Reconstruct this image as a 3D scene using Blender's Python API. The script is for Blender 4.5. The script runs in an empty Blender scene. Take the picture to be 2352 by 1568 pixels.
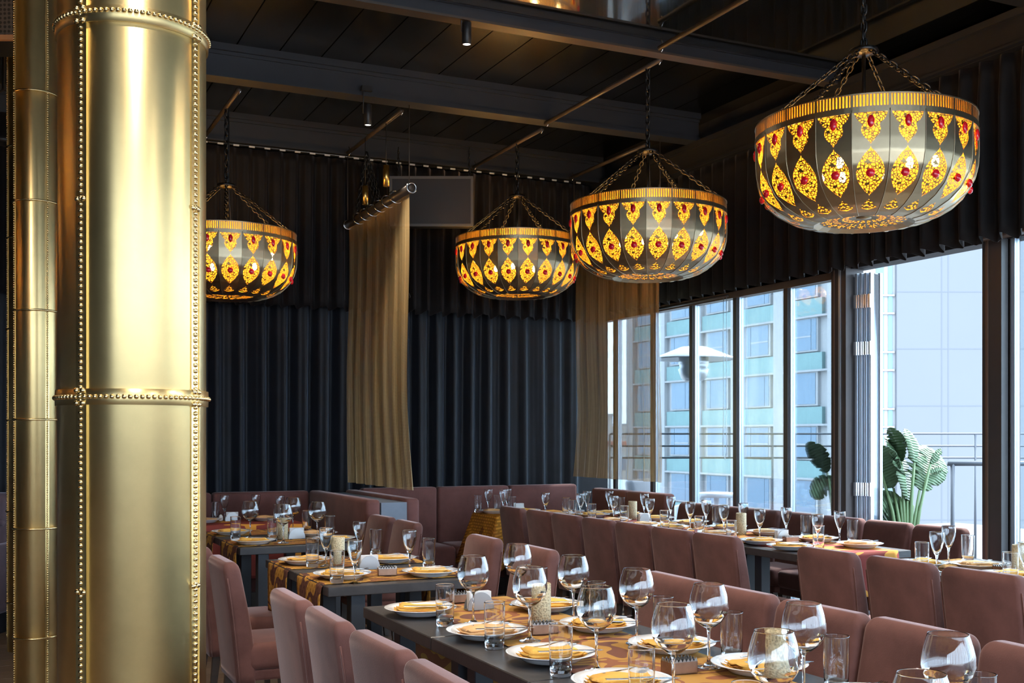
import bpy, bmesh, math, random
from mathutils import Vector, Matrix
from math import sin, cos, tan, pi, radians, sqrt

# ------------------------------------------------------------------ camera, world, sun, exposure
scene = bpy.context.scene
C = scene.collection
F, CX, HY, CAMZ = 2557.0, 1176.0, 1000.0, 1.45     # focal length / principal x / horizon y in photo pixels
TH = radians(25.25)
cam_d = bpy.data.cameras.new('camera')
cam = bpy.data.objects.new('camera', cam_d); C.objects.link(cam)
cam_d.sensor_width = 36.0; cam_d.lens = F / 2352 * 36; cam_d.shift_y = (HY - 784) / 2352
cam_d.clip_end = 2000
cam.location = (0, 0, CAMZ); cam.rotation_euler = (pi/2, 0, -TH)
scene.camera = cam

world = bpy.data.worlds.new('sky'); scene.world = world; world.use_nodes = True
wn = world.node_tree; bgn = wn.nodes['Background']
bgn.inputs['Color'].default_value = (0.64, 0.81, 1.0, 1); bgn.inputs['Strength'].default_value = 4.2

sun_d = bpy.data.lights.new('sun', 'SUN'); sun_d.energy = 5.0; sun_d.angle = radians(1.5); sun_d.color = (1, .93, .84)
sun = bpy.data.objects.new('sun', sun_d); C.objects.link(sun)
sun.rotation_euler = Vector((-0.62, -0.25, -0.74)).to_track_quat('-Z', 'Y').to_euler()

vs = scene.view_settings
vs.view_transform = 'Standard'; vs.look = 'None'; vs.gamma = 1; vs.exposure = 1.3
try: vs.use_curve_mapping = False
except Exception: pass
scene.cycles.max_bounces = 14; scene.cycles.transmission_bounces = 12; scene.cycles.transparent_max_bounces = 24
scene.cycles.diffuse_bounces = 4; scene.cycles.glossy_bounces = 5
scene.cycles.sample_clamp_indirect = 6.0
scene.cycles.caustics_reflective = False
try: scene.cycles.use_denoising = True
except Exception: pass
R = random.Random(7)

# ------------------------------------------------------------------ photo pixel -> point helpers
def ray(px):
    a = (px - CX) / F
    return (cos(TH)*a + sin(TH), -sin(TH)*a + cos(TH))
def at_d(px, d):
    r = ray(px); return (r[0]*d, r[1]*d)
def depth(py, z): return F * (CAMZ - z) / (py - HY)
def at_z(px, py, z): return at_d(px, depth(py, z))
def z_at(py, d): return CAMZ - (py - HY) * d / F
def d_of(x, y): return sin(TH)*x + cos(TH)*y
def x_plane(px, X):                     # the depth-Y of the point at column px on the plane x = X
    r = ray(px); return X * r[1] / r[0]
def y_plane(px, Y):
    r = ray(px); return Y * r[0] / r[1]

# ------------------------------------------------------------------ materials
M = {}
def new_mat(name):
    m = bpy.data.materials.new(name); m.use_nodes = True
    M[name] = m
    nt = m.node_tree; b = nt.nodes['Principled BSDF']
    return m, nt, b
def lk(nt, a, b): nt.links.new(a, b)
def coord(nt, kind='Object', scale=(1, 1, 1)):
    t = nt.nodes.new('ShaderNodeTexCoord'); mp = nt.nodes.new('ShaderNodeMapping')
    mp.inputs['Scale'].default_value = scale
    lk(nt, t.outputs[kind], mp.inputs['Vector']); return mp.outputs['Vector']
def noise(nt, vec, scale, detail=3, rough=.5):
    n = nt.nodes.new('ShaderNodeTexNoise'); n.inputs['Scale'].default_value = scale
    n.inputs['Detail'].default_value = detail; n.inputs['Roughness'].default_value = rough
    if vec is not None: lk(nt, vec, n.inputs['Vector'])
    return n
def ramp(nt, fac, stops, interp='LINEAR'):
    r = nt.nodes.new('ShaderNodeValToRGB'); r.color_ramp.interpolation = interp
    el = r.color_ramp.elements
    while len(el) < len(stops): el.new(.5)
    for e, (p, c) in zip(el, stops):
        e.position = p; e.color = (*c, 1) if len(c) == 3 else c
    lk(nt, fac, r.inputs['Fac']); return r
def bump(nt, h, b, strength=.3, dist=.01):
    n = nt.nodes.new('ShaderNodeBump'); n.inputs['Strength'].default_value = strength; n.inputs['Distance'].default_value = dist
    lk(nt, h, n.inputs['Height']); lk(nt, n.outputs['Normal'], b.inputs['Normal'])
def math_n(nt, op, a, b=None, c=None):
    n = nt.nodes.new('ShaderNodeMath'); n.operation = op
    for i, v in enumerate((a, b, c)):
        if v is None: continue
        if isinstance(v, (int, float)): n.inputs[i].default_value = v
        else: lk(nt, v, n.inputs[i])
    return n.outputs[0]
def simple(name, col, rough=.5, metal=0.0, var=0.0, vscale=8, spec=None, bmp=0, bscale=60, sheen=0, sheen_tint=None, coat=0):
    m, nt, b = new_mat(name)
    b.inputs['Base Color'].default_value = (*col, 1); b.inputs['Roughness'].default_value = rough; b.inputs['Metallic'].default_value = metal
    if spec is not None: b.inputs['Specular IOR Level'].default_value = spec
    v = None
    if var or bmp: v = coord(nt)
    if var:
        n = noise(nt, v, vscale, 4, .6)
        r = ramp(nt, n.outputs['Fac'], [(.3, tuple(c*(1-var) for c in col)), (.7, tuple(min(1, c*(1+var)) for c in col))])
        lk(nt, r.outputs['Color'], b.inputs['Base Color'])
    if bmp:
        n2 = noise(nt, v, bscale, 3); bump(nt, n2.outputs['Fac'], b, bmp, .005)
    if sheen:
        b.inputs['Sheen Weight'].default_value = sheen; b.inputs['Sheen Roughness'].default_value = .35
        if sheen_tint: b.inputs['Sheen Tint'].default_value = (*sheen_tint, 1)
    if coat: b.inputs['Coat Weight'].default_value = coat
    return m

simple('velvet', (.138, .060, .050), .85, var=.28, vscale=5, sheen=.46, sheen_tint=(.95, .72, .68), bmp=.12, bscale=220, spec=.2)
simple('velvet_sofa', (.15, .062, .053), .85, var=.22, vscale=4, sheen=.28, sheen_tint=(.95, .72, .68), bmp=.1, bscale=200, spec=.2)
simple('tufted', (.13, .085, .10), .8, var=.2, sheen=.4, sheen_tint=(.8, .7, .8))
simple('navy_velvet', (.0055, .0068, .011), .62, var=.3, vscale=6, sheen=.46, sheen_tint=(.48, .58, .78), spec=.35)
simple('pelmet_velvet', (.008, .007, .008), .7, var=.3, vscale=6, sheen=.3, sheen_tint=(.62, .55, .58), spec=.25)
simple('table_dark', (.045, .040, .040), .34, var=.2, vscale=14, bmp=.06, bscale=90)
simple('table_leg', (.03, .036, .046), .45)
simple('steel_dark', (.024, .027, .036), .45, var=.15, vscale=3)
simple('beam_black', (.016, .016, .019), .5, var=.15, vscale=3)
simple('ceiling_gloss', (.004, .005, .007), .09, var=.2, vscale=2, spec=1.0, coat=1.0)
simple('ceiling_panel', (.004, .0045, .006), .22, var=.2, vscale=2, spec=.4)
simple('ceiling_void', (.004, .004, .005), .8)
simple('wall_dark', (.022, .022, .026), .8, var=.2)
simple('grey_panel', (.17, .20, .25), .5, var=.08)
simple('tube_metal', (.075, .06, .052), .4, .3)
simple('chain_black', (.005, .005, .006), .3, .0)
simple('chrome', (.72, .72, .74), .16, 1.0)
simple('brushed_steel', (.38, .38, .38), .38, 1.0)
simple('black_plastic', (.014, .014, .016), .4)
simple('frame_dark', (.052, .046, .046), .42, var=.12, vscale=2)
simple('frame_brown', (.135, .085, .06), .45, var=.12, vscale=2)
simple('frame_alu', (.55, .62, .70), .3, .6)
simple('porcelain', (.86, .86, .87), .12, coat=.4)
simple('paper', (.72, .72, .72), .8)
simple('napkin', (.80, .44, .085), .9, var=.14, vscale=9, bmp=.25, bscale=160)
simple('napkin_pale', (.74, .43, .19), .9, var=.12, vscale=9, bmp=.25, bscale=160)
simple('copper_box', (.32, .20, .14), .35, .7, var=.2, vscale=20)
simple('candle_stone', (.62, .52, .34), .7)
simple('gem', (.85, .012, .03), .2, coat=.6)
simple('leather_trim', (.50, .25, .12), .5)
simple('concrete', (.11, .115, .125), .85, var=.1)
simple('leaf', (.085, .155, .075), .4, var=.25, vscale=6)
simple('leaf_stem', (.10, .17, .07), .5)
simple('white_paint', (.55, .57, .6), .4)
simple('heater_steel', (.38, .40, .43), .3, .6)
simple('parasol_grey', (.14, .14, .155), .8)
simple('panel_edge', (.10, .10, .105), .5)
simple('rail_steel', (.07, .078, .092), .5)
simple('roof_red', (.30, .10, .07), .8)
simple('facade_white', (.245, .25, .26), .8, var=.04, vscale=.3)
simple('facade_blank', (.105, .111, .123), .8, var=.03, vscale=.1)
simple('spandrel_green', (.12, .205, .21), .7, var=.05, vscale=.3)
simple('city_pale', (.40, .385, .37), .9, var=.15, vscale=.05)
simple('facade_joint', (.088, .096, .11), .8)

# gravure in the candle holders: a pressed dot pattern
def dotted(name, col):
    m, nt, b = new_mat(name); b.inputs['Roughness'].default_value = .6
    v = coord(nt, 'Object', (1, 1, 1))
    vo = nt.nodes.new('ShaderNodeTexVoronoi'); vo.inputs['Scale'].default_value = 130; lk(nt, v, vo.inputs['Vector'])
    r = ramp(nt, vo.outputs['Distance'], [(.25, tuple(c*.62 for c in col)), (.6, col)])
    lk(nt, r.outputs['Color'], b.inputs['Base Color']); bump(nt, vo.outputs['Distance'], b, .6, .004)
dotted('candle_stone', (.60, .50, .31))

# brass of the columns: brushed, with tarnish, scratches
def brass(name, col, rough, dirt=.35, aniso=0):
    m, nt, b = new_mat(name); b.inputs['Metallic'].default_value = 1
    v = coord(nt, 'Object', (1, 1, 1))
    n = noise(nt, v, 3.0, 6, .65)
    r = ramp(nt, n.outputs['Fac'], [(.25, tuple(c*(1-dirt) for c in col)), (.55, col), (.8, tuple(min(1, c*1.08) for c in col))])
    lk(nt, r.outputs['Color'], b.inputs['Base Color'])
    if aniso:
        tg = nt.nodes.new('ShaderNodeTangent'); tg.direction_type = 'RADIAL'; tg.axis = 'Z'; lk(nt, tg.outputs[0], b.inputs['Tangent'])
        b.inputs['Anisotropic'].default_value = aniso; b.inputs['Anisotropic Rotation'].default_value = .25
    n2 = noise(nt, v, 260, 2)
    rr = ramp(nt, n2.outputs['Fac'], [(.3, (rough*.93,)*3), (.7, (rough*1.08,)*3)])
    lk(nt, rr.outputs['Color'], b.inputs['Roughness'])
brass('brass', (.80, .61, .29), .38, .14, .8)
brass('brass_strip', (.62, .45, .20), .33, .45)
brass('brass_bead', (.74, .55, .27), .25, .3)
brass('brass_lamp', (.44, .36, .235), .36, .25)
brass('brass_pendant', (.80, .52, .16), .3, .2)

# lamp lattices: brass crackle, the openings between the brass are clear
def lattice(name, scale, width, dots=False):
    m, nt, b = new_mat(name); b.inputs['Metallic'].default_value = 1
    b.inputs['Base Color'].default_value = (.30, .22, .10, 1); b.inputs['Roughness'].default_value = .4
    v = coord(nt, 'Object')
    vo = nt.nodes.new('ShaderNodeTexVoronoi'); vo.inputs['Scale'].default_value = scale
    lk(nt, v, vo.inputs['Vector'])
    if dots:
        f = math_n(nt, 'GREATER_THAN', vo.outputs['Distance'], width)
    else:
        vo.feature = 'DISTANCE_TO_EDGE'
        f = math_n(nt, 'LESS_THAN', vo.outputs['Distance'], width)
    tr = nt.nodes.new('ShaderNodeBsdfTransparent'); mx = nt.nodes.new('ShaderNodeMixShader')
    lk(nt, f, mx.inputs[0]); lk(nt, tr.outputs[0], mx.inputs[1]); lk(nt, b.outputs[0], mx.inputs[2])
    lk(nt, mx.outputs[0], nt.nodes['Material Output'].inputs['Surface'])
lattice('lattice_leaf', 68, .11)
lattice('lattice_dots', 90, .42, True)
# amber fabric lining inside the lamps
def lining():
    m, nt, b = new_mat('amber_lining')
    b.inputs['Base Color'].default_value = (.95, .54, .07, 1); b.inputs['Roughness'].default_value = .6
    tl = nt.nodes.new('ShaderNodeBsdfTranslucent'); tl.inputs['Color'].default_value = (.95, .52, .06, 1)
    mx = nt.nodes.new('ShaderNodeMixShader'); mx.inputs[0].default_value = .6
    lk(nt, b.outputs[0], mx.inputs[1]); lk(nt, tl.outputs[0], mx.inputs[2])
    tr = nt.nodes.new('ShaderNodeBsdfTransparent'); m2 = nt.nodes.new('ShaderNodeMixShader'); m2.inputs[0].default_value = .12
    lk(nt, mx.outputs[0], m2.inputs[1]); lk(nt, tr.outputs[0], m2.inputs[2]); mx = m2
    lk(nt, mx.outputs[0], nt.nodes['Material Output'].inputs['Surface'])
lining()
def emit(name, col, s):
    m, nt, b = new_mat(name)
    b.inputs['Base Color'].default_value = (*col, 1)
    b.inputs['Emission Color'].default_value = (*col, 1); b.inputs['Emission Strength'].default_value = s
emit('bulb', (1, .62, .22), 125)
emit('spot_lens', (1, .90, .78), 2.5)

# gold chain mesh hangings
def chainmail():
    m, nt, b = new_mat('chain_mesh'); b.inputs['Metallic'].default_value = .25
    v = coord(nt, 'UV')
    n = noise(nt, coord(nt, 'UV', (60, .6, 1)), 1.0, 3)
    r = ramp(nt, n.outputs['Fac'], [(.3, (.46, .31, .13)), (.7, (.82, .61, .31))]); lk(nt, r.outputs['Color'], b.inputs['Base Color'])
    b.inputs['Roughness'].default_value = .42
    w1 = nt.nodes.new('ShaderNodeTexWave'); w1.bands_direction = 'X'; w1.inputs['Scale'].default_value = 60; lk(nt, v, w1.inputs['Vector'])
    w2 = nt.nodes.new('ShaderNodeTexWave'); w2.bands_direction = 'Y'; w2.inputs['Scale'].default_value = 80; lk(nt, v, w2.inputs['Vector'])
    hole = math_n(nt, 'MULTIPLY', math_n(nt, 'GREATER_THAN', w1.outputs['Fac'], .40), math_n(nt, 'GREATER_THAN', w2.outputs['Fac'], .40))
    tr = nt.nodes.new('ShaderNodeBsdfTransparent'); mx = nt.nodes.new('ShaderNodeMixShader')
    lk(nt, hole, mx.inputs[0]); lk(nt, b.outputs[0], mx.inputs[1]); lk(nt, tr.outputs[0], mx.inputs[2])
    lk(nt, mx.outputs[0], nt.nodes['Material Output'].inputs['Surface'])
chainmail()

# panes: thin clear sheet (transparent body + fresnel mirror)
def pane(name, tint, boost=1.0):
    m, nt, b = new_mat(name); nt.nodes.remove(b)
    tr = nt.nodes.new('ShaderNodeBsdfTransparent'); tr.inputs['Color'].default_value = (*tint, 1)
    gl = nt.nodes.new('ShaderNodeBsdfGlossy'); gl.inputs['Roughness'].default_value = .02
    fr = nt.nodes.new('ShaderNodeFresnel'); fr.inputs['IOR'].default_value = 1.45
    mx = nt.nodes.new('ShaderNodeMixShader')
    lk(nt, math_n(nt, 'MULTIPLY', fr.outputs[0], boost), mx.inputs[0])
    lk(nt, tr.outputs[0], mx.inputs[1]); lk(nt, gl.outputs[0], mx.inputs[2])
    lk(nt, mx.outputs[0], nt.nodes['Material Output'].inputs['Surface'])
pane('window_glass', (.90, .955, .975), .6)
pane('door_glass', (.72, .83, .92), 1.0)
m, nt, b = new_mat('far_glass')
b.inputs['Base Color'].default_value = (.085, .14, .20, 1); b.inputs['Roughness'].default_value = .15
m, nt, b = new_mat('glass')
b.inputs['Base Color'].default_value = (.97, .99, 1, 1); b.inputs['Roughness'].default_value = 0.0
b.inputs['Transmission Weight'].default_value = 1; b.inputs['IOR'].default_value = 1.47

# printed runner / cloth: rust, ochre and dark-red shapes
def cloth(name, base, c1, c2, scale, lines=False, off=0.0):
    m, nt, b = new_mat(name); b.inputs['Roughness'].default_value = .88; b.inputs['Specular IOR Level'].default_value = .2
    v = coord(nt, 'Object', (1, 1, 1))
    n = noise(nt, v, scale*.6, 1, .4)
    mixv = nt.nodes.new('ShaderNodeMix'); mixv.data_type = 'VECTOR'; mixv.inputs['Factor'].default_value = .28
    lk(nt, v, mixv.inputs[4]); lk(nt, n.outputs['Color'], mixv.inputs[5])
    vo = nt.nodes.new('ShaderNodeTexVoronoi'); vo.inputs['Scale'].default_value = scale; vo.feature = 'SMOOTH_F1'; vo.inputs['Smoothness'].default_value = .5
    lk(nt, mixv.outputs[1], vo.inputs['Vector'])
    r = ramp(nt, vo.outputs['Distance'], [(0, c1), (.33 + off, base), (.47 + off, c2), (.56 + off, base)], 'CONSTANT')
    out = r.outputs['Color']
    if lines:
        br = nt.nodes.new('ShaderNodeTexBrick'); br.inputs['Scale'].default_value = 7
        br.inputs['Color1'].default_value = (1, 1, 1, 1); br.inputs['Color2'].default_value = (.75, .75, .75, 1); br.inputs['Mortar'].default_value = (.22, .16, .12, 1)
        br.inputs['Mortar Size'].default_value = .05; br.inputs['Brick Width'].default_value = .35; br.inputs['Row Height'].default_value = .18
        lk(nt, coord(nt, 'UV', (1, 1, 1)), br.inputs['Vector'])
        mm = nt.nodes.new('ShaderNodeMix'); mm.data_type = 'RGBA'; mm.blend_type = 'MULTIPLY'; mm.inputs['Factor'].default_value = .6
        lk(nt, out, mm.inputs[6]); lk(nt, br.outputs['Color'], mm.inputs[7]); out = mm.outputs[2]
    lk(nt, out, b.inputs['Base Color'])
    n3 = noise(nt, v, 400, 2); bump(nt, n3.outputs['Fac'], b, .15, .002)
OCH, RUST, DRED, GOLD = (.44, .235, .06), (.17, .072, .05), (.22, .045, .038), (.58, .28, .055)
cloth('runner_rust', OCH, RUST, (.26, .10, .05), 7, off=.05)
cloth('runner_gold', (.66, .34, .07), (.34, .14, .05), RUST, 6, lines=True)
cloth('runner_red', GOLD, DRED, (.27, .06, .05), 6, off=.14)
cloth('cloth_orange', (.72, .32, .04), (.42, .16, .035), (.66, .28, .045), 5, lines=True)
cloth('cloth_red', DRED, (.66, .30, .05), DRED, 5, off=.02)

# plank floor
def wood(name, cols):
    m, nt, b = new_mat(name); b.inputs['Roughness'].default_value = .4
    v = coord(nt, 'Object', (1.2, 14, 14)); n = noise(nt, v, 3, 6, .6)
    oi = nt.nodes.new('ShaderNodeObjectInfo')
    f = math_n(nt, 'ADD', math_n(nt, 'MULTIPLY', n.outputs['Fac'], .6), math_n(nt, 'MULTIPLY', oi.outputs['Random'], .4))
    r = ramp(nt, f, [(.2, cols[0]), (.5, cols[1]), (.85, cols[2])]); lk(nt, r.outputs['Color'], b.inputs['Base Color'])
    bump(nt, n.outputs['Fac'], b, .1, .003)
m = M['leaf']; nt = m.node_tree; b = nt.nodes['Principled BSDF']
wv = nt.nodes.new('ShaderNodeTexWave'); wv.bands_direction = 'X'; wv.inputs['Scale'].default_value = 14; wv.inputs['Distortion'].default_value = 1.5
lk(nt, coord(nt, 'Object'), wv.inputs['Vector']); bump(nt, wv.outputs['Fac'], b, .9, .012)
wood('floor_wood', [(.10, .065, .042), (.19, .125, .08), (.30, .21, .14)])
wood('leg_wood', [(.03, .02, .014), (.05, .03, .02), (.07, .045, .03)])
# perforated / woven grilles
def perforated(name, col, scale):
    m, nt, b = new_mat(name); b.inputs['Roughness'].default_value = .5
    v = coord(nt, 'Object'); vo = nt.nodes.new('ShaderNodeTexVoronoi'); vo.inputs['Scale'].default_value = scale; vo.inputs['Randomness'].default_value = .15
    lk(nt, v, vo.inputs['Vector'])
    r = ramp(nt, vo.outputs['Distance'], [(.28, tuple(c*.2 for c in col)), (.42, col)]); lk(nt, r.outputs['Color'], b.inputs['Base Color'])
perforated('perforated_black', (.024, .022, .024), 70)
perforated('woven_grille', (.10, .085, .075), 38)

# ------------------------------------------------------------------ mesh helpers
def link(name, me, mat, parent=None, smooth=False, uv=False):
    if mat is not None and not me.materials: me.materials.append(M[mat])
    if smooth:
        for p in me.polygons: p.use_smooth = True
    o = bpy.data.objects.new(name, me); C.objects.link(o)
    if parent is not None: o.parent = parent
    return o
def from_bm(name, bm, mat, parent=None, smooth=False):
    bmesh.ops.recalc_face_normals(bm, faces=bm.faces)
    me = bpy.data.meshes.new(name); bm.to_mesh(me); bm.free()
    return link(name, me, mat, parent, smooth)
def tag(o, label=None, cat=None, group=None, kind=None):
    if label: o['label'] = label
    if cat: o['category'] = cat
    if group: o['group'] = group
    if kind: o['kind'] = kind
    return o
def empty(name, loc=(0, 0, 0), rz=0):
    o = bpy.data.objects.new(name, None); C.objects.link(o); o.empty_display_size = .1
    o.location = loc; o.rotation_euler = (0, 0, rz); return o
def copy_tree(o, parent=None, new_name=None):
    c = o.copy(); C.objects.link(c); c.parent = parent
    for ch in list(o.children): copy_tree(ch, c)
    return c
def bx(bm, x0, x1, y0, y1, z0, z1):
    vs_ = [bm.verts.new((x, y, z)) for x in (x0, x1) for y in (y0, y1) for z in (z0, z1)]
    for f in ((0, 1, 3, 2), (4, 6, 7, 5), (0, 4, 5, 1), (2, 3, 7, 6), (0, 2, 6, 4), (1, 5, 7, 3)):
        bm.faces.new([vs_[i] for i in f])
    return vs_
def box(name, b6, mat, parent=None, bev=0, seg=2, smooth=False):
    bm = bmesh.new(); bx(bm, *b6)
    if bev: bmesh.ops.bevel(bm, geom=list(bm.edges), offset=bev, segments=seg, profile=.5, affect='EDGES')
    return from_bm(name, bm, mat, parent, smooth)
def lathe_bm(bm, prof, seg=24, cx=0, cy=0, cz=0, close=False):
    rings = []
    for r, z in prof:
        if r < 1e-6: rings.append([bm.verts.new((cx, cy, cz+z))])
        else: rings.append([bm.verts.new((cx + r*cos(2*pi*k/seg), cy + r*sin(2*pi*k/seg), cz+z)) for k in range(seg)])
    prs = list(zip(rings[:-1], rings[1:]))
    if close: prs.append((rings[-1], rings[0]))
    for a, b in prs:
        for k in range(seg):
            k2 = (k+1) % seg
            if len(a) == 1 and len(b) == 1: continue
            if len(a) == 1: bm.faces.new((a[0], b[k], b[k2]))
            elif len(b) == 1: bm.faces.new((a[k], b[0], a[k2]))
            else: bm.faces.new((a[k], b[k], b[k2], a[k2]))
def lathe(name, prof, mat, parent=None, seg=24, smooth=True, close=False):
    bm = bmesh.new(); lathe_bm(bm, prof, seg, close=close)
    return from_bm(name, bm, mat, parent, smooth)
def tube_bm(bm, pts, r, seg=8, closed=False, caps=True):
    P = [Vector(p) for p in pts]; n = len(P); rings = []
    up = None
    for i in range(n):
        if closed: t = (P[(i+1) % n] - P[i-1])
        else: t = P[min(i+1, n-1)] - P[max(i-1, 0)]
        t.normalize()
        if up is None:
            up = Vector((0, 0, 1)) if abs(t.z) < .9 else Vector((1, 0, 0))
        a = t.cross(up)
        if a.length < 1e-6: a = t.orthogonal()
        a.normalize(); b = a.cross(t).normalized(); up = b
        rr = r[i] if isinstance(r, (list, tuple)) else r
        rings.append([bm.verts.new(P[i] + a*rr*cos(2*pi*k/seg) + b*rr*sin(2*pi*k/seg)) for k in range(seg)])
    prs = list(zip(rings[:-1], rings[1:]))
    if closed: prs.append((rings[-1], rings[0]))
    for A, B in prs:
        for k in range(seg):
            bm.faces.new((A[k], A[(k+1) % seg], B[(k+1) % seg], B[k]))
    if caps and not closed:
        bm.faces.new(rings[0]); bm.faces.new(rings[-1])
def tube(name, pts, r, mat, parent=None, seg=8, closed=False):
    bm = bmesh.new(); tube_bm(bm, pts, r, seg, closed)
    return from_bm(name, bm, mat, parent, True)
def sheet(name, nu, nv, fn, mat, parent=None, smooth=True, thick=0):
    """grid of fn(u, v) points with UVs in metres-ish units"""
    vsx, uvs, fs = [], [], []
    for j in range(nv+1):
        for i in range(nu+1):
            p = fn(i/nu, j/nv); vsx.append(p[:3]); uvs.append((i/nu if len(p) < 5 else p[3], j/nv if len(p) < 5 else p[4]))
    for j in range(nv):
        for i in range(nu):
            a = j*(nu+1)+i; fs.append((a, a+1, a+nu+2, a+nu+1))
    me = bpy.data.meshes.new(name); me.from_pydata(vsx, [], fs)
    ul = me.uv_layers.new(name='UVMap')
    for p in me.polygons:
        for li, vi in zip(p.loop_indices, p.vertices): ul.data[li].uv = uvs[vi]
    o = link(name, me, mat, parent, smooth)
    if thick:
        md = o.modifiers.new('thickness', 'SOLIDIFY'); md.thickness = thick; md.offset = 0
    return o

# ================================================================== THE SETTING
XW, YB, YF, XL = 5.9, 10.15, -3.6, -5.2          # window wall, back wall, wall behind the camera, far side
ZC = 4.27
# floor: slab and planks
fl = box('floor', (XL, XW, YF, YB, -.12, -.022), 'wall_dark'); tag(fl, kind='structure')
pl_me = None
for row in range(46):
    y0 = .9 + row*.2
    for k in range(5):
        x0 = -1.6 + k*1.5 + (row % 3)*.4
        x1 = min(x0 + 1.5, XW)
        if x1 - x0 < .3: continue
        if pl_me is None:
            bm = bmesh.new(); bx(bm, .002, 1.498, .0015, .1985, -.022, 0); 
            bmesh.ops.recalc_face_normals(bm, faces=bm.faces)
            pl_me = bpy.data.meshes.new('plank'); bm.to_mesh(pl_me); bm.free()
        o = link('plank', pl_me, 'floor_wood', fl); o.location = (x0, y0, 0)
        if x1 - x0 < 1.5: o.scale = ((x1-x0)/1.5, 1, 1)
wl = box('wall_back', (XL, XW, YB, YB+.12, 0, ZC), 'wall_dark'); tag(wl, kind='structure')
wl = box('wall_left', (XL-.12, XL, YF, YB+.12, 0, ZC), 'wall_dark'); tag(wl, kind='structure')

# ceiling: black base, glossy boards beyond the first beam, smooth glossy sheet before it
ce = box('ceiling', (XL-.12, XW+.12, YF-.12, YB+.12, ZC, ZC+.12), 'ceiling_void'); tag(ce, kind='structure')
box('gloss_sheet', (XL, 5.85, YF, 6.24, 4.072, 4.09), 'ceiling_gloss', ce)
bm = bmesh.new(); bx(bm, 0, .300, 6.34, YB-.02, ZC-.028, ZC)
bmesh.ops.recalc_face_normals(bm, faces=bm.faces); cp_me = bpy.data.meshes.new('ceiling_board'); bm.to_mesh(cp_me); bm.free()
for k in range(35):
    o = link('ceiling_board', cp_me, 'ceiling_panel', ce); o.location = (XL + .02 + k*.309, 0, 0)

def beam(name, b6, axis, mat, face_lo=True):
    """steel channel: web with flanges at top and bottom and a lip under the top flange"""
    x0, x1, y0, y1, z0, z1 = b6
    bm = bmesh.new(); h = z1-z0; t = .02
    if axis == 'x':
        bx(bm, x0, x1, y0+.035, y1-.035, z0+.012, z1-.012)
        bx(bm, x0, x1, y0, y1, z0, z0+.014); bx(bm, x0, x1, y0, y1, z1-.05, z1)
        bx(bm, x0, x1, y0+.012, y1-.012, z0+.014, z0+.035); bx(bm, x0, x1, y0+.022, y1-.022, z1-.075, z1-.05)
    else:
        bx(bm, x0+.035, x1-.035, y0, y1, z0+.012, z1-.012)
        bx(bm, x0, x1, y0, y1, z0, z0+.014); bx(bm, x0, x1, y0, y1, z1-.045, z1)
    o = from_bm(name, bm, mat); tag(o, kind='structure'); return o
YB1, YB2, YB3 = 6.28, 8.03, 9.72
beam('trim_1', (XL, 5.60, YB2, YB2+.16, 4.00, 4.242), 'x', 'steel_dark')
beam('trim_2', (XL, 5.60, YB3, YB3+.16, 3.985, 4.242), 'x', 'beam_black')
beam('trim_3', (5.55, 5.70, YF, YB, 3.79, 4.00), 'y', 'beam_black')
b1 = box('trim_4', (XL, 5.60, YB1, YB1+.055, 4.000, 4.072), 'steel_dark'); tag(b1, kind='structure')
box('rail_lip', (XL, 5.60, YB1-.022, YB1+.077, 3.985, 4.000), 'tube_metal', b1)
box('rail_top', (XL, 5.60, YB1-.015, YB1+.07, 4.072, 4.27), 'steel_dark', b1)
for y in (4.6, 2.9, 1.2, -.6):
    o = box('trim_5', (XL, 5.60, y, y+.09, 3.99, 4.072), 'beam_black'); tag(o, kind='structure')
# upper wall above the window line
o = box('wall_right', (5.86, 6.02, YF, YB, 2.70, ZC), 'wall_dark'); tag(o, kind='structure')
o = box('wall_front', (XL, XW, YF-.12, YF, 3.0, ZC), 'wall_dark'); tag(o, kind='structure')
o = box('baseboard_front', (XL, XW, YF-.12, YF, 0, .25), 'frame_dark'); tag(o, kind='structure')
for k in range(9):
    x = XL + .1 + k*1.36
    o = box('trim_6', (x, x+.07, YF-.09, YF-.02, .25, 3.0), 'frame_dark'); tag(o, kind='structure')

# ---- window wall: mullion lines read from the photo on the plane x = XW
ZT = 2.645
mull = [x_plane(p, XW) for p in (1340, 1417, 1503, 1593, 1694, 1811)]
y_post = x_plane(1946, XW)
y_post2 = x_plane(2268, XW)
win1 = empty('window_1', (0, 0, 0)); tag(win1, kind='structure')
box('head_frame', (XW-.04, XW+.05, y_post, mull[0]+.05, ZT, ZT+.10), 'frame_brown', win1)
box('sill_frame', (XW-.03, XW+.05, y_post, mull[0]+.05, -.02, .07), 'frame_dark', win1)
ys = mull + [y_post + .06]
for i in range(len(mull)):
    ym = mull[i]
    box('mullion', (XW-.03, XW+.045, ym-.026, ym+.026, .07, ZT), 'frame_dark', win1)
    box('edge_strip', (XW-.012, XW+.03, ym-.045, ym-.026, .07, ZT), 'frame_alu', win1)
    y1, y0 = ym - .045, ys[i+1] + .026
    box('pane', (XW+.004, XW+.012, y0, y1, .07, ZT), 'window_glass', win1)
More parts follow.
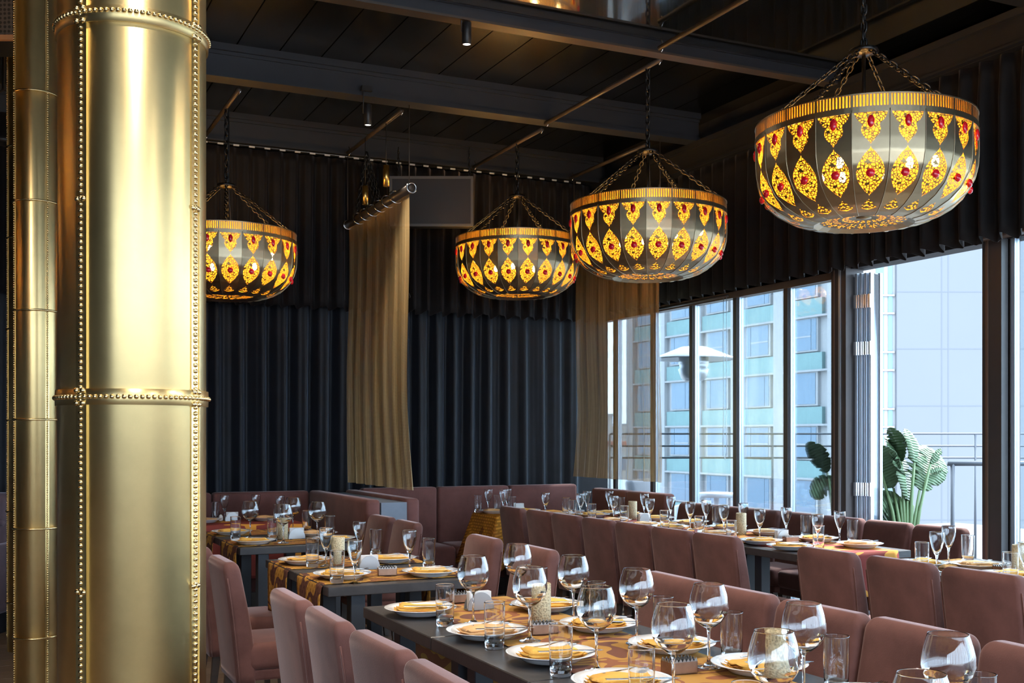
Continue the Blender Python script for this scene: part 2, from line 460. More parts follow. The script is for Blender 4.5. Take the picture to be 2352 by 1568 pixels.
# main post, door stack and open doorway
post = box('trim_7', (XW-.09, XW+.08, y_post-.085, y_post+.075, 0, 2.72), 'frame_dark', None); tag(post, kind='structure')
box('post_groove', (XW-.098, XW-.09, y_post-.03, y_post-.012, 0, 2.70), 'frame_alu', post)
box('post_groove', (XW-.098, XW-.09, y_post+.035, y_post+.045, 0, 2.70), 'frame_brown', post)
stack = empty('door_1', (0, 0, 0)); tag(stack, kind='structure')
ZD = 2.74
for k in range(4):
    yy = y_post - .115 - k*.032
    xo = XW - .02 + k*.015
    box('door_stile', (xo, xo+.03, yy-.011, yy+.011, .02, ZD-.08), 'frame_alu', stack)
    box('door_pane', (xo+.03, xo+.09, yy-.005, yy+.005, .05, ZD-.09), 'door_glass', stack)
    box('door_stile', (xo+.09, xo+.115, yy-.011, yy+.011, .02, ZD-.08), 'frame_alu', stack)
    for z in (.6, 1.05, 2.1, 2.45):
        box('hinge', (xo-.012, xo, yy-.014, yy+.014, z-.05, z+.05), 'chrome', stack)
# head frames over the doorway and beyond
o = box('trim_8', (XW-.06, XW+.06, y_post2, y_post-.085, ZD, ZD+.09), 'frame_brown'); tag(o, kind='structure')
box('track_clip', (XW-.07, XW-.055, y_post-.44, y_post-.30, ZD-.015, ZD+.05), 'frame_alu', o)
post2 = box('trim_9', (XW-.09, XW+.08, x_plane(2300, XW-.09), x_plane(2256, XW-.09), 0, 2.84), 'frame_dark'); tag(post2, kind='structure')
box('post_groove', (XW-.098, XW-.09, x_plane(2268, XW-.098), x_plane(2263, XW-.098), 0, 2.8), 'frame_brown', post2)
win2 = empty('window_2', (0, 0, 0)); tag(win2, kind='structure')
yb = x_plane(2300, XW-.09)
Y0, Y1, Y2, Y3 = yb, x_plane(2307, XW-.03), x_plane(2318, XW-.03), x_plane(2326, XW-.03)
box('mullion', (XW-.03, XW+.045, Y1, Y0, .05, 2.80), 'frame_alu', win2)
box('mullion', (XW-.02, XW+.05, Y2, Y1, .05, 2.80), 'frame_dark', win2)
box('edge_strip', (XW-.012, XW+.03, Y3, Y2, .05, 2.80), 'frame_alu', win2)
ylast = Y3
for k in range(6):
    y0 = ylast - 1.15
    box('pane', (XW+.004, XW+.012, y0, ylast, .05, 2.80), 'window_glass', win2)
    box('mullion', (XW-.03, XW+.045, y0-.06, y0, .05, 2.80), 'frame_dark', win2)
    ylast = y0 - .06
box('head_frame', (XW-.05, XW+.05, ylast, yb, 2.80, 2.90), 'frame_dark', win2)
bc = box('roller_blind_case', (5.745, 5.84, 1.2, y_post2-.02, 2.70, 2.80), 'frame_brown', None, .012)
tag(bc, 'brown roller blind case over the window by the wide dark post', 'blind')
# roller blind rail with its bead cord over the narrow panes
yb0, yb1 = x_plane(1672, XW-.1), x_plane(1512, XW-.1)
rb = empty('blind_rail', (XW-.1, yb0, 2.66)); tag(rb, 'thin pale blind rail with a long bead cord hanging before the panes', 'blind')
tube('rail', [(0, 0, 0), (0, yb1-yb0, 0)], .012, 'tube_metal', rb)
tube('cord', [(0, .02, 0), (0, .022, -1.35), (0, .04, -1.42), (0, .062, -1.35), (0, .066, 0)], .0022, 'frame_alu', rb, 5)

# ---- curtains
def folds(seed, n, amp):
    rr = random.Random(seed); ph = [rr.uniform(0, 6.28) for _ in range(8)]
    def f(s, v):        # s metres along, v 0 top .. 1 bottom
        w = 2*pi/n
        x = s + .03*sin(s*1.7+ph[0]) + .022*sin(s*4.3+ph[1])*(.4+.6*v)
        a = sin(x*w + ph[2] + .5*sin(s*2.1+ph[3]) + .25*v*sin(s*3+ph[6]))
        b = .35*sin(x*w*1.93 + ph[4] + .6*v)
        sh = (abs(a)**.7)*(1 if a > 0 else -1)
        return amp*(.72+.28*sin(s*1.3+ph[5]))*(sh + b)
    return f
def curtain_x(name, x0, x1, y, z0, z1, per, amp, mat, seed, wav=0, nv=16):
    L = x1-x0; nu = int(L/per*14); f = folds(seed, per, amp)
    def fn(u, v):
        s = u*L
        d = f(s, v)
        return (x0+s, y + d*(.55+.45*min(1, v*4)), z1 + (z0-z1)*v - (wav*(.5+.5*d/amp) if v > .98 else 0))
    return sheet(name, nu, nv, fn, mat, None, True, .004)
def curtain_y(name, y0, y1, x, z0, z1, per, amp, mat, seed, wav=0, nv=12):
    L = y1-y0; nu = int(L/per*14); f = folds(seed, per, amp)
    def fn(u, v):
        s = u*L; d = f(s, v)
        return (x + d*(.55+.45*min(1, v*4)), y0+s, z1 + (z0-z1)*v - (wav*(.5+.5*d/amp) if v > .98 else 0))
    return sheet(name, nu, nv, fn, mat, None, True, .004)
cu = curtain_x('drape', -2.6, x_plane(1176, 1) and 5.52, 10.03, .02, 2.9, .19, .062, 'navy_velvet', 3, 0, 20)
tag(cu, 'floor-length navy velvet drape hanging behind the sofas', 'curtain')
cu = curtain_x('pelmet_curtain', -2.6, 5.5, 9.82, 2.62, 3.965, .145, .042, 'pelmet_velvet', 5, .035)
tag(cu, 'short dark pleated valance hanging over the navy drape', 'curtain')
cu = curtain_y('pelmet_curtain', -3.4, 9.75, 5.66, 2.69, 3.80, .16, .042, 'pelmet_velvet', 9, .035)
tag(cu, 'short dark pleated valance hanging above the windows', 'curtain')
rl = empty('curtain_rail', (5.60, 0, 3.80)); tag(rl, 'thin pale curtain rail under the beam above the windows', 'rail')
tube('rail', [(0, -3.4, 0), (0, 8.35, 0)], .012, 'tube_metal', rl)
rl = empty('curtain_rail', (0, 9.76, 3.972)); tag(rl, 'curtain rail with pale gliders above the pleated valance before the drape', 'rail')
tube('rail', [(-2.5, 0, 0), (5.5, 0, 0)], .006, 'black_plastic', rl)
for k in range(30):
    px_x = 1.55 + k*.135
    if px_x > 5.4: break
    box('glider', (px_x-.025, px_x+.025, -.012, -.004, -.012, .002), 'white_paint', rl)

# ================================================================== OUTSIDE
te = box('terrace_floor', (XW+.12, 15, -12, 14, -.2, -.04), 'concrete'); tag(te, kind='structure')
gd = box('ground', (-400, 900, -400, 900, -24.5, -24), 'city_pale'); tag(gd, kind='structure')
# -- apartment facade: plane x = BX, bays of windows and green spandrels
BX, FH, BAY = 41.2, 3.0, 4.1
bld = empty('apartment_building', (BX, 45.6, -24)); tag(bld, 'white apartment block with rows of windows and sea-green panels', 'building')
Yend = 68.0
box('wall', (.35, 14, 1.2, Yend-45.6, 0, 50), 'facade_white', bld)
zg0 = z_at(760+0, 73) # unused guide
rows = range(-9, 7)
pm = {}
def inst(key, name, b6, mat, parent, loc):
    if key not in pm:
        bm = bmesh.new(); bx(bm, *b6); bmesh.ops.recalc_face_normals(bm, faces=bm.faces)
        me = bpy.data.meshes.new(name); bm.to_mesh(me); bm.free(); pm[key] = me
    o = link(name, pm[key], mat, parent); o.location = loc; return o
zref = CAMZ - (935-1000)*62.5/F      # top edge of the green panel in the bay seen at column 1858
for b in range(1, 6):
    yb_ = 49.4 - 4.1 + b*4.1 - 45.6 + (0.0)
    for r in range(-3, 6):
        zt = zref + r*FH + 24
        inst('sp', 'spandrel', (.12, .35, -1.55, 1.55, -.98, 0), 'spandrel_green', bld, (0, yb_, zt))
        sgn = 1 if (b + r) % 2 else -1
        w = inst('wi', 'window', (.16, .36, -1.15, 1.15, -.95, .95), 'facade_white', bld, (0, yb_, zt + 1.02))
        inst('wp', 'pane', (.13, .16, -.62, .98 , -.86, .86), 'far_glass', w, (0, 0 if sgn < 0 else -.36, 0))
        inst('wq', 'pane', (.13, .16, -.19, .19, -.86, .86), 'far_glass', w, (0, -.86*(1 if sgn < 0 else -1), 0))
        if r % 2: inst('wb', 'transom', (.11, .13, -.62, .98, -.04, .04), 'facade_white', w, (0, 0 if sgn < 0 else -.36, -.1))
    inst('pi', 'pier', (.0, .35, -.42, .42, 0, 48), 'facade_white', bld, (0, yb_+2.05, 0))
for r in range(-3, 6):
    inst('led', 'ledge', (.02, .35, 1.2, Yend-45.6, -.05, .06), 'facade_white', bld, (0, 0, zref + r*FH + 24 - 1.0))
# -- stair tower and blank gable: faces the terrace squarely
ax, ay = at_d(1968, 58.6)
e = Vector((cos(TH), -sin(TH), 0))
tow = empty('gable_building', (ax, ay, -24), -TH); tag(tow, 'tall pale building with a blank panelled gable and narrow stair windows', 'building')
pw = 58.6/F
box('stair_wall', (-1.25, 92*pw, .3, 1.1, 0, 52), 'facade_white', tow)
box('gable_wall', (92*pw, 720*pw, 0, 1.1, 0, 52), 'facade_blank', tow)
for r in range(-3, 7):
    zz = CAMZ + 24 - (679-1000)*58.6/F + (r-2)*FH
    for (a, b_) in ((48, 66), (76, 86)):
        inst('tg%d' % a, 'spandrel', (a*pw, b_*pw, .24, .32, -.85, 0), 'spandrel_green', tow, (0, 0, zz))
        w = inst('tw%d' % a, 'window', (a*pw, b_*pw, .26, .33, .12, 2.02), 'far_glass', tow, (0, 0, zz))
    inst('tl', 'ledge', (0, 90*pw, .18, .3, .0, .10), 'facade_white', tow, (0, 0, zz))
    inst('tl', 'ledge', (0, 90*pw, .18, .3, .0, .10), 'facade_white', tow, (0, 0, zz-.95))
    inst('gj', 'joint', (92*pw, 720*pw, -.006, .0, -.03, .03), 'facade_joint', tow, (0, 0, zz+.2))
for a in (195, 210, 300, 420, 560): inst('gv', 'joint', (-.03, .03, -.007, .0, 0, 52), 'facade_joint', tow, (a*pw, 0, 0))
# -- far town between the drape and the block
rt = random.Random(11)
for k in range(22):
    px = rt.uniform(1335, 1470); dist = 140 + k*13.5
    x, y = at_d(px, dist)
    top = z_at(rt.uniform(955, 1075), dist)
    w = rt.uniform(5.5, 8.5)
    h = empty('town_house', (x, y, -24), rt.uniform(-.4, .4))
    tag(h, ('red-roofed' if k % 3 == 0 else 'white-roofed') + ' pale house of the far town below the terrace', 'house', 'far town houses')
    box('wall', (-w/2, w/2, -w/2, w/2, 0, top+24), 'city_pale', h)
    box('roof', (-w/2-.3, w/2+.3, -w/2-.3, w/2+.3, top+24, top+24.5), 'roof_red' if k % 3 == 0 else 'facade_white', h)
    for q in range(3): box('window', (-w/2+.8+q*w/3.4, -w/2+1.9+q*w/3.4, -w/2-.05, -w/2, top+21, top+22.6), 'far_glass', h)

# -- terrace railing of thin cables between posts
rd = 12.0
ra = at_d(1400, rd); rbp = at_d(2600, rd)
rail = empty('cable_railing', (ra[0], ra[1], -.04), -TH); tag(rail, 'thin steel cable railing along the terrace edge', 'railing')
Lr = 1220*rd/F
for py in (996, 1024, 1051):
    z = z_at(py, rd) + .04
    tube('cable', [(0, 0, z), (Lr, 0, z)], .011, 'rail_steel', rail, 6)
for p in (1400, 1774, 1826, 2240, 2600):
    xx = (p-1400)*rd/F; tube('post', [(xx, 0, 0), (xx, 0, 1.50)], .014, 'rail_steel', rail, 6)
hd = 10.5
hx, hy = at_d(2188, hd)
hr = empty('handrail', (hx, hy, -.04), -TH); tag(hr, 'grey steel handrail on a slim post beside the leafy plant', 'railing')
hz = z_at(1064, hd) + .04
tube('post', [(0, 0, 0), (0, 0, hz)], .022, 'rail_steel', hr)
tube('top_rail', [(-.05, 0, hz), (1.1, 0, hz)], .024, 'rail_steel', hr)
# -- mushroom patio heater
hx, hy = at_d(1593, 11.6)
ht = empty('patio_heater', (hx, hy, -.04)); tag(ht, 'mushroom patio heater with a wide pale hood on the terrace', 'heater')
zt = z_at(800, 11.6) + .04
lathe('hood', [(0, zt+.02), (.13, zt+.015), (.22, zt-.02), (.42, zt-.10), (.43, zt-.115), (.40, zt-.105), (.2, zt-.05), (0, zt-.04)], 'white_paint', ht, 32)
lathe('burner', [(0, zt-.08), (.155, zt-.08), (.155, zt-.16), (.14, zt-.20), (.16, zt-.22), (.13, zt-.31), (.09, zt-.34), (0, zt-.34)], 'heater_steel', ht, 24)
tube('pole', [(0, 0, .7), (0, 0, zt-.3)], .035, 'heater_steel', ht)
lathe('tank_housing', [(0, 0), (.25, 0), (.25, .05), (.22, .75), (.05, .80), (0, .8)], 'heater_steel', ht, 24)
# -- terrace table and folded parasol
tx, ty = at_d(1645, 12.3)
tt = empty('terrace_table', (tx, ty, -.04)); tag(tt, 'small round white table standing outside on the terrace', 'table')
lathe('top', [(0, .86), (.19, .86), (.2, .85), (.19, .81), (0, .81)], 'white_paint', tt, 28)
tube('leg', [(0, 0, .02), (0, 0, .82)], .03, 'white_paint', tt); lathe('foot', [(0, 0), (.17, 0), (.16, .025), (0, .04)], 'white_paint', tt, 20)
gx, gy = at_d(1535, 12.9)
pg = empty('garden_chair', (gx, gy, -.04), .5); tag(pg, 'grey cushioned garden chair outside behind the corner panes', 'chair')
box('seat', (-.28, .28, -.28, .28, .36, .48), 'parasol_grey', pg, .05, 3, True)
bk = box('backrest', (-.28, .28, .2, .32, .46, 1.02), 'parasol_grey', pg, .05, 3, True); bk.rotation_euler = (-.12, 0, 0)
for sx in (-.24, .24):
    for sy in (-.22, .24): tube('leg', [(sx, sy, 0), (sx, sy, .38)], .018, 'rail_steel', pg, 6)
# -- big-leaved plants
def leaf_mesh(L, W, torn, seed, curl):
    rr = random.Random(seed); bm = bmesh.new(); n = 26; rows_ = []
    for i in range(n+1):
        t = i/n; w = W*(sin(pi*min(1, .06+t*.94))**.62)*(1-.15*t)
        zc = -curl*t*t*L
        rows_.append((t*L, w, zc))
    for side in (-1, 1):
        prev = None
        for i in range(n+1):
            x, w, zc = rows_[i]
            notch = 1 - (.42 if rr.random() < (.22 if torn else .10) else .05*rr.random())
            a = bm.verts.new((x, 0, zc)); b_ = bm.verts.new((x + .12*w, side*w*.5*notch, zc + .10*w + .006*(i % 2))); c = bm.verts.new((x + .3*w, side*w*notch, zc - .12*w + .008*(i % 2)))
            if prev:
                bm.faces.new((prev[0], prev[1], b_, a)); bm.faces.new((prev[1], prev[2], c, b_))
            prev = (a, b_, c)
    bmesh.ops.remove_doubles(bm, verts=bm.verts, dist=1e-4)
    return bm
def big_plant(px, d, leaves, label):
    x, y = at_d(px, d); pl = empty('banana_plant', (x, y, -.04), -TH); tag(pl, label, 'plant')
    lathe('pot', [(0, 0), (.20, 0), (.25, .40), (.23, .40), (.2, .36), (0, .36)], 'concrete', pl, 24)
    for k, (dx, dz, L, W, ang, pitch, yaw) in enumerate(leaves):
        sx, sz = dx, dz
        st = tube('stem', [(dx*.15, 0, .34), (dx*.55, 0, .34+(dz-.34)*.6), (sx, 0, sz)], [.02, .016, .010], 'leaf_stem', pl, 6)
        lf = from_bm('leaf', leaf_mesh(L*1.1, W*1.25, k % 2, k+3, .35), 'leaf', pl, True)
        lf.location = (sx, 0, sz); lf.rotation_euler = (ang, pitch, yaw)
        md = lf.modifiers.new('thickness', 'SOLIDIFY'); md.thickness = .003
PD = 9.2
def pz(py): return z_at(py, PD) + .04
def pxm(px, c=2090): return (px-c)*PD/F
big_plant(2082, PD, [
    (pxm(2092), pz(1150), .50, .21, 1.35, -1.40, 1.2), (pxm(2060), pz(1120), .36, .17, 1.2, -1.15, 2.6), (pxm(2120), pz(1125), .40, .16, 1.1, -1.05, .5),
    (pxm(2078), pz(1060), .26, .10, 1.5, -1.50, 2.0), (pxm(2108), pz(1062), .26, .10, 1.4, -1.40, .9), (pxm(2105), pz(1160), .30, .12, 1.3, .25, 2.6),
    (pxm(2030), pz(1075), .20, .08, 1.2, -.9, 2.6), (pxm(2145), pz(1065), .18, .03, 1.2, -.8, .3), (pxm(2140), pz(1085), .16, .025, 1.2, -.3, .2), (pxm(2075), pz(1140), .24, .12, 1.4, .5, 2.9)],
    'broad-leaved banana plant growing outside the open doorway')
big_plant(1930, PD, [(pxm(1925, 1955), pz(1085), .26, .09, 1.2, -1.2, 2.6), (pxm(1945, 1955), pz(1100), .22, .10, 1.0, .4, 2.9)],
    'low broad-leaved plant outside the panes beside the thick window post')

# ================================================================== BRASS COLUMNS
def bead_mesh(r, seg=8, rings=3):
    bm = bmesh.new(); lathe_bm(bm, [(r*sin(a), r*cos(a)) for a in [i*pi/2/rings for i in range(rings+1)]], seg)
    bmesh.ops.recalc_face_normals(bm, faces=bm.faces)
    me = bpy.data.meshes.new('bead'); bm.to_mesh(me); bm.free()
    for p in me.polygons: p.use_smooth = True
    return me
bead_me = bead_mesh(.0080); stud_me = bead_mesh(.0095)
def arc_strip(name, r, a0, a1, z0, z1, mat, parent, t=.003):
    bm = bmesh.new(); n = max(2, int((a1-a0)/.06)); prev = None
    for i in range(n+1):
        a = a0 + (a1-a0)*i/n
        v = [bm.verts.new((rr*cos(a), rr*sin(a), z)) for rr in (r, r+t) for z in (z0, z1)]
        if prev:
            bm.faces.new((prev[2], v[2], v[3], prev[3])); bm.faces.new((prev[0], prev[1], v[1], v[0]))
            bm.faces.new((prev[1], prev[3], v[3], v[1])); bm.faces.new((prev[0], v[0], v[2], prev[2]))
        else: bm.faces.new((v[0], v[2], v[3], v[1]))
        prev = v
    bm.faces.new((prev[0], prev[1], prev[3], prev[2]))
    return from_bm(name, bm, mat, parent, False)
def place_bead(me, parent, r, a, z, mat='brass_bead', name='bead'):
    o = link(name, me, mat, parent)
    o.matrix_local = Matrix.Translation((r*cos(a), r*sin(a), z)) @ Matrix.Rotation(a, 4, 'Z') @ Matrix.Rotation(pi/2, 4, 'Y')
    return o
def big_column():
    x, y = at_d(306, 3.56); rad = .225
    col = empty('brass_column', (x, y, 0)); tag(col, 'thick polished brass column with studded seams and a studded belt', 'column')
    toC = math.atan2(-y, -x)          # direction to the camera
    lathe('shaft', [(0, 0), (rad, 0), (rad, 4.24), (0, 4.24)], 'brass', col, 96)
    for ang in (toC - radians(41), toC + radians(54)):
        st = arc_strip('seam_strip', rad, ang-.085, ang+.085, 0, 4.2, 'brass_strip', col)
        edge = arc_strip('seam_edge', rad, ang+.085, ang+.10, 0, 4.2, 'brass', col, .006)
        z = .55
        while z < 3.05:
            place_bead(bead_me, st, rad+.003, ang, z); z += .0190
    for zc in (.42, 1.567, 2.715, 3.86):
        ring = empty('belt', (0, 0, 0)); ring.parent = col
        lathe('band', [(rad+.001, zc-.024), (rad+.007, zc-.024), (rad+.008, zc), (rad+.007, zc+.024), (rad+.001, zc+.024)], 'brass_strip' if zc > 3 else 'brass', ring, 96, close=False)
        if 1 < zc < 3:
            n = 84
            for k in range(n):
                a = 2*pi*k/n
                if abs((a-toC+pi) % (2*pi) - pi) < 1.65:
                    place_bead(bead_me, ring, rad+.0075, a, zc + (0 if zc < 2 else .008))
            for ang in (toC - radians(41), toC + radians(54)):
                for da in (-.05, .05):
                    for dz in (-.019, .019): place_bead(stud_me, ring, rad+.007, ang+da, zc+dz, 'brass_bead', 'stud')
    for zc in (z_at(455, 3.34), z_at(1360, 3.34)):
        for ang in (toC - radians(41), toC + radians(54)):
            for da in (-.052, .052): place_bead(stud_me, col, rad+.003, ang+da, zc, 'brass_bead', 'stud')
big_column()
def slim_column(px, d, rad, zr, step, label):
    x, y = at_d(px, d)
    col = empty('brass_column', (x, y, 0)); tag(col, label, 'column')
    toC = math.atan2(-y, -x)
    lathe('shaft', [(0, 0), (rad, 0), (rad, 4.24), (0, 4.24)], 'brass', col, 64)
    for ang in (toC - radians(72), toC + radians(31)):
        st = arc_strip('seam_strip', rad, ang-.10, ang+.10, 0, 4.2, 'brass_strip', col, .002)
        bm = bmesh.new(); z = .1
        while z < 4.1:
            bmesh.ops.create_icosphere(bm, subdivisions=1, radius=.0062, matrix=Matrix.Translation(((rad+.003)*cos(ang), (rad+.003)*sin(ang), z))); z += .0125
        b_ = from_bm('bead_row', bm, 'brass_bead', st, True); tag(b_, kind='stuff')
    z = zr - step*2
    while z < 4.1:
        bm = bmesh.new(); n = 60
        tube_bm(bm, [((rad+.004)*cos(2*pi*k/n), (rad+.004)*sin(2*pi*k/n), z) for k in range(n)], .0062, 8, True)
        from_bm('rope_ring', bm, 'brass_bead', col, True)
        z += step
slim_column(82, 6.17, .112, 1.538, .598, 'slim brass column ringed with beaded hoops beside the thick brass column')
slim_column(57, 7.55, .112, 1.553, .612, 'slim brass column standing half hidden behind the beaded slim column')

# ================================================================== CHANDELIERS
LR = .534                                     # rim radius
PROF = [(LR, 0), (LR, -.065), (LR, -.20), (.993*LR, -.26), (.965*LR, -.32), (.90*LR, -.385), (.80*LR, -.435), (.68*LR, -.472), (.55*LR, -.497), (.46*LR, -.505)]
def prof(t):
    """point on the bowl profile by arc length, t 0..1"""
    seg = [0]
    for a, b_ in zip(PROF[:-1], PROF[1:]): seg.append(seg[-1] + math.hypot(b_[0]-a[0], b_[1]-a[1]))
    s = t*seg[-1]
    for i in range(len(PROF)-1):
        if s <= seg[i+1] or i == len(PROF)-2:
            k = (s-seg[i])/(seg[i+1]-seg[i]); return (PROF[i][0] + (PROF[i+1][0]-PROF[i][0])*k, PROF[i][1] + (PROF[i+1][1]-PROF[i][1])*k)
NP = 20
T_BAND = .062/.77
def w_crest(t):
    k = (t-.125)/(.345-.125)
    if not 0 <= k <= 1: return 0
    if k < .45: return .88*cos(k/.45*pi/2*.72)
    j = (k-.45)/.55
    return .46*(1-j**1.6)*(1+.35*sin(j*pi)) if j < 1 else 0
def w_leaf(t):
    k = (t-.375)/(.72-.375)
    return .80*sin(pi*k)**.85 if 0 < k < 1 else 0
def w_petal(t):
    k = (t-.775)/(.885-.775)
    if not 0 <= k <= 1: return 0
    return .84*(k**.75) if k < .8 else .84*(.8**.75)*sqrt(max(0, 1-((k-.8)/.2)**2))
def w_all(t): return max(w_crest(t), w_leaf(t), w_petal(t))
def pt(t, s, off=0):
    r, z = prof(t); r2, z2 = prof(min(1, t+.004)); r1, z1 = prof(max(0, t-.004))
    tx_, tz_ = r2-r1, z2-z1; l = math.hypot(tx_, tz_) or 1
    nx, nz = -tz_/l, tx_/l
    a = s*pi/NP; rc = r*cos(pi/NP)
    # flat facets: point on the chord
    x = rc; y = rc*tan(pi/NP)*s
    return (x + nx*off, y, z + nz*off)
def strip_mesh(t0, t1, n, sfun, off=0):
    vs_, fs = [], []
    for i in range(n+1):
        t = t0 + (t1-t0)*i/n
        ss = sfun(t)
        for s in ss: vs_.append(pt(t, s, off))
    m_ = len(sfun((t0+t1)/2))
    for i in range(n):
        for j in range(m_-1):
            a = i*m_+j; fs.append((a, a+1, a+m_+1, a+m_))
    return vs_, fs
def mesh_of(name, parts, mat, smooth=True):
    V, Fc = [], []
    for v, f in parts:
        b0 = len(V); V += v; Fc += [tuple(i+b0 for i in q) for q in f]
    me = bpy.data.meshes.new(name); me.from_pydata(V, [], Fc); me.materials.append(M[mat])
    for p in me.polygons: p.use_smooth = smooth
    me.validate(); return me
t0b = .112
panel_me = mesh_of('panel', [strip_mesh(t0b, 1, 60, lambda t: [-1, -(1+w_all(t))/2, -w_all(t)]), strip_mesh(t0b, 1, 60, lambda t: [w_all(t), (1+w_all(t))/2, 1])], 'brass_lamp')
crest_me = mesh_of('crest', [strip_mesh(.125, .345, 24, lambda t: [-w_crest(t), 0, w_crest(t)], -.001)], 'lattice_leaf')
leaf_me = mesh_of('leaf_lattice', [strip_mesh(.375, .72, 26, lambda t: [-w_leaf(t), 0, w_leaf(t)], -.001)], 'lattice_leaf')
petal_me = mesh_of('petal', [strip_mesh(.775, .885, 14, lambda t: [-w_petal(t), 0, w_petal(t)], -.001)], 'lattice_dots')
def ell_mesh(name, a, b_, c, mat):
    bm = bmesh.new(); bmesh.ops.create_icosphere(bm, subdivisions=2, radius=1, matrix=Matrix.Diagonal((a, b_, c, 1)))
    me = bpy.data.meshes.new(name); bm.to_mesh(me); bm.free(); me.materials.append(M[mat])
    for p in me.polygons: p.use_smooth = True
    return me
gem1_me = ell_mesh('gem', .011, .0165, .029, 'gem'); gem2_me = ell_mesh('gem', .014, .021, .021, 'gem')
collar1 = None
def seam():
    bm = bmesh.new(); n = 40; prev = None
    pts = []
    for i in range(n+1):
        t = t0b + (1-t0b)*i/n; r, z = prof(t); pts.append(((r+.001), 0, z))
    tube_bm(bm, pts, .0024, 5)
    bmesh.ops.recalc_face_normals(bm, faces=bm.faces)
    me = bpy.data.meshes.new('seam'); bm.to_mesh(me); bm.free(); me.materials.append(M['brass_lamp'])
    for p in me.polygons: p.use_smooth = True
    return me
seam_me = seam()
# fretted rim of upright slats
bm = bmesh.new()
NS = NP*11
for k in range(NS):
    if k % 11 == 0: wk = .006
    else: wk = .0033
    a = 2*pi*k/NS
    mtx = Matrix.Rotation(a, 4, 'Z') @ Matrix.Translation((LR*.992, 0, -.033))
    vs_ = bx(bm, -.003, .003, -wk, wk, -.032, .032)
    for v in vs_: v.co = mtx @ v.co
lathe_bm(bm, [(LR*.988, 0), (LR+.001, 0), (LR+.001, -.006), (LR*.988, -.006)], 100, close=True)
lathe_bm(bm, [(LR*.988, -.060), (LR+.001, -.060), (LR+.001, -.088), (LR*.988, -.088)], 100, close=True)
bmesh.ops.recalc_face_normals(bm, faces=bm.faces)
slat_me = bpy.data.meshes.new('rim_slats'); bm.to_mesh(slat_me); bm.free(); slat_me.materials.append(M['brass_lamp'])
bm = bmesh.new(); lathe_bm(bm, [(LR*.972, -.004), (LR*.972, -.20), (.955*LR, -.29), (.90*LR, -.36), (.80*LR, -.412), (.68*LR, -.45), (.5*LR, -.476), (.3*LR, -.464), (0, -.456)], 64); lin_me = bpy.data.meshes.new('rim_lining'); bm.to_mesh(lin_me); bm.free(); lin_me.materials.append(M['amber_lining'])
for p in lin_me.polygons: p.use_smooth = True
# underside: shallow dished plate with dotted petals radiating
def und_pt(r, q):
    k = r/LR; z = -.470 - .018*(k-.10)/.30 if k < .40 else -.488 - .017*(k-.40)/.06
    return (r*LR/LR*cos(pi/NP), r*cos(pi/NP)*tan(pi/NP)*q, z)
def w_ray(k): return .70*min(1, (k-.12)/.03, (.39-k)/.03)**.5 if .12 < k < .39 else 0
ks = [.46 - .40*i/40 for i in range(41)]
def und_strip(fn):
    V, Fc = [], []
    for k in ks:
        for q in fn(k): V.append(und_pt(k*LR, q))
    for i in range(len(ks)-1): Fc.append((2*i, 2*i+1, 2*i+3, 2*i+2))
    return V, Fc
und_me = mesh_of('underside_sector', [und_strip(lambda k: (-1, -w_ray(k))), und_strip(lambda k: (w_ray(k), 1))], 'brass_lamp')
ray_me = mesh_of('ray_petal', [und_strip(lambda k: (-w_ray(k), w_ray(k)))], 'lattice_dots')
def chain_bm(bm, p0, p1, link_l=.045, r=.0042):
    p0, p1 = Vector(p0), Vector(p1); d = p1-p0; L = d.length; n = max(1, int(L/(link_l*.72)))
    q = d.to_track_quat('X', 'Z')
    for i in range(n):
        c = p0 + d*((i+.5)/n); tw = Matrix.Rotation(pi/2*(i % 2) + .4, 4, 'X')
        pts = []
        for k in range(10):
            a = 2*pi*k/10; x = link_l*.36*cos(a) + (link_l*.12 if cos(a) > 0 else -link_l*.12); y = link_l*.24*sin(a)
            pts.append(c + q @ (tw @ Vector((x, y, 0))))
        tube_bm(bm, pts, r, 5, True)
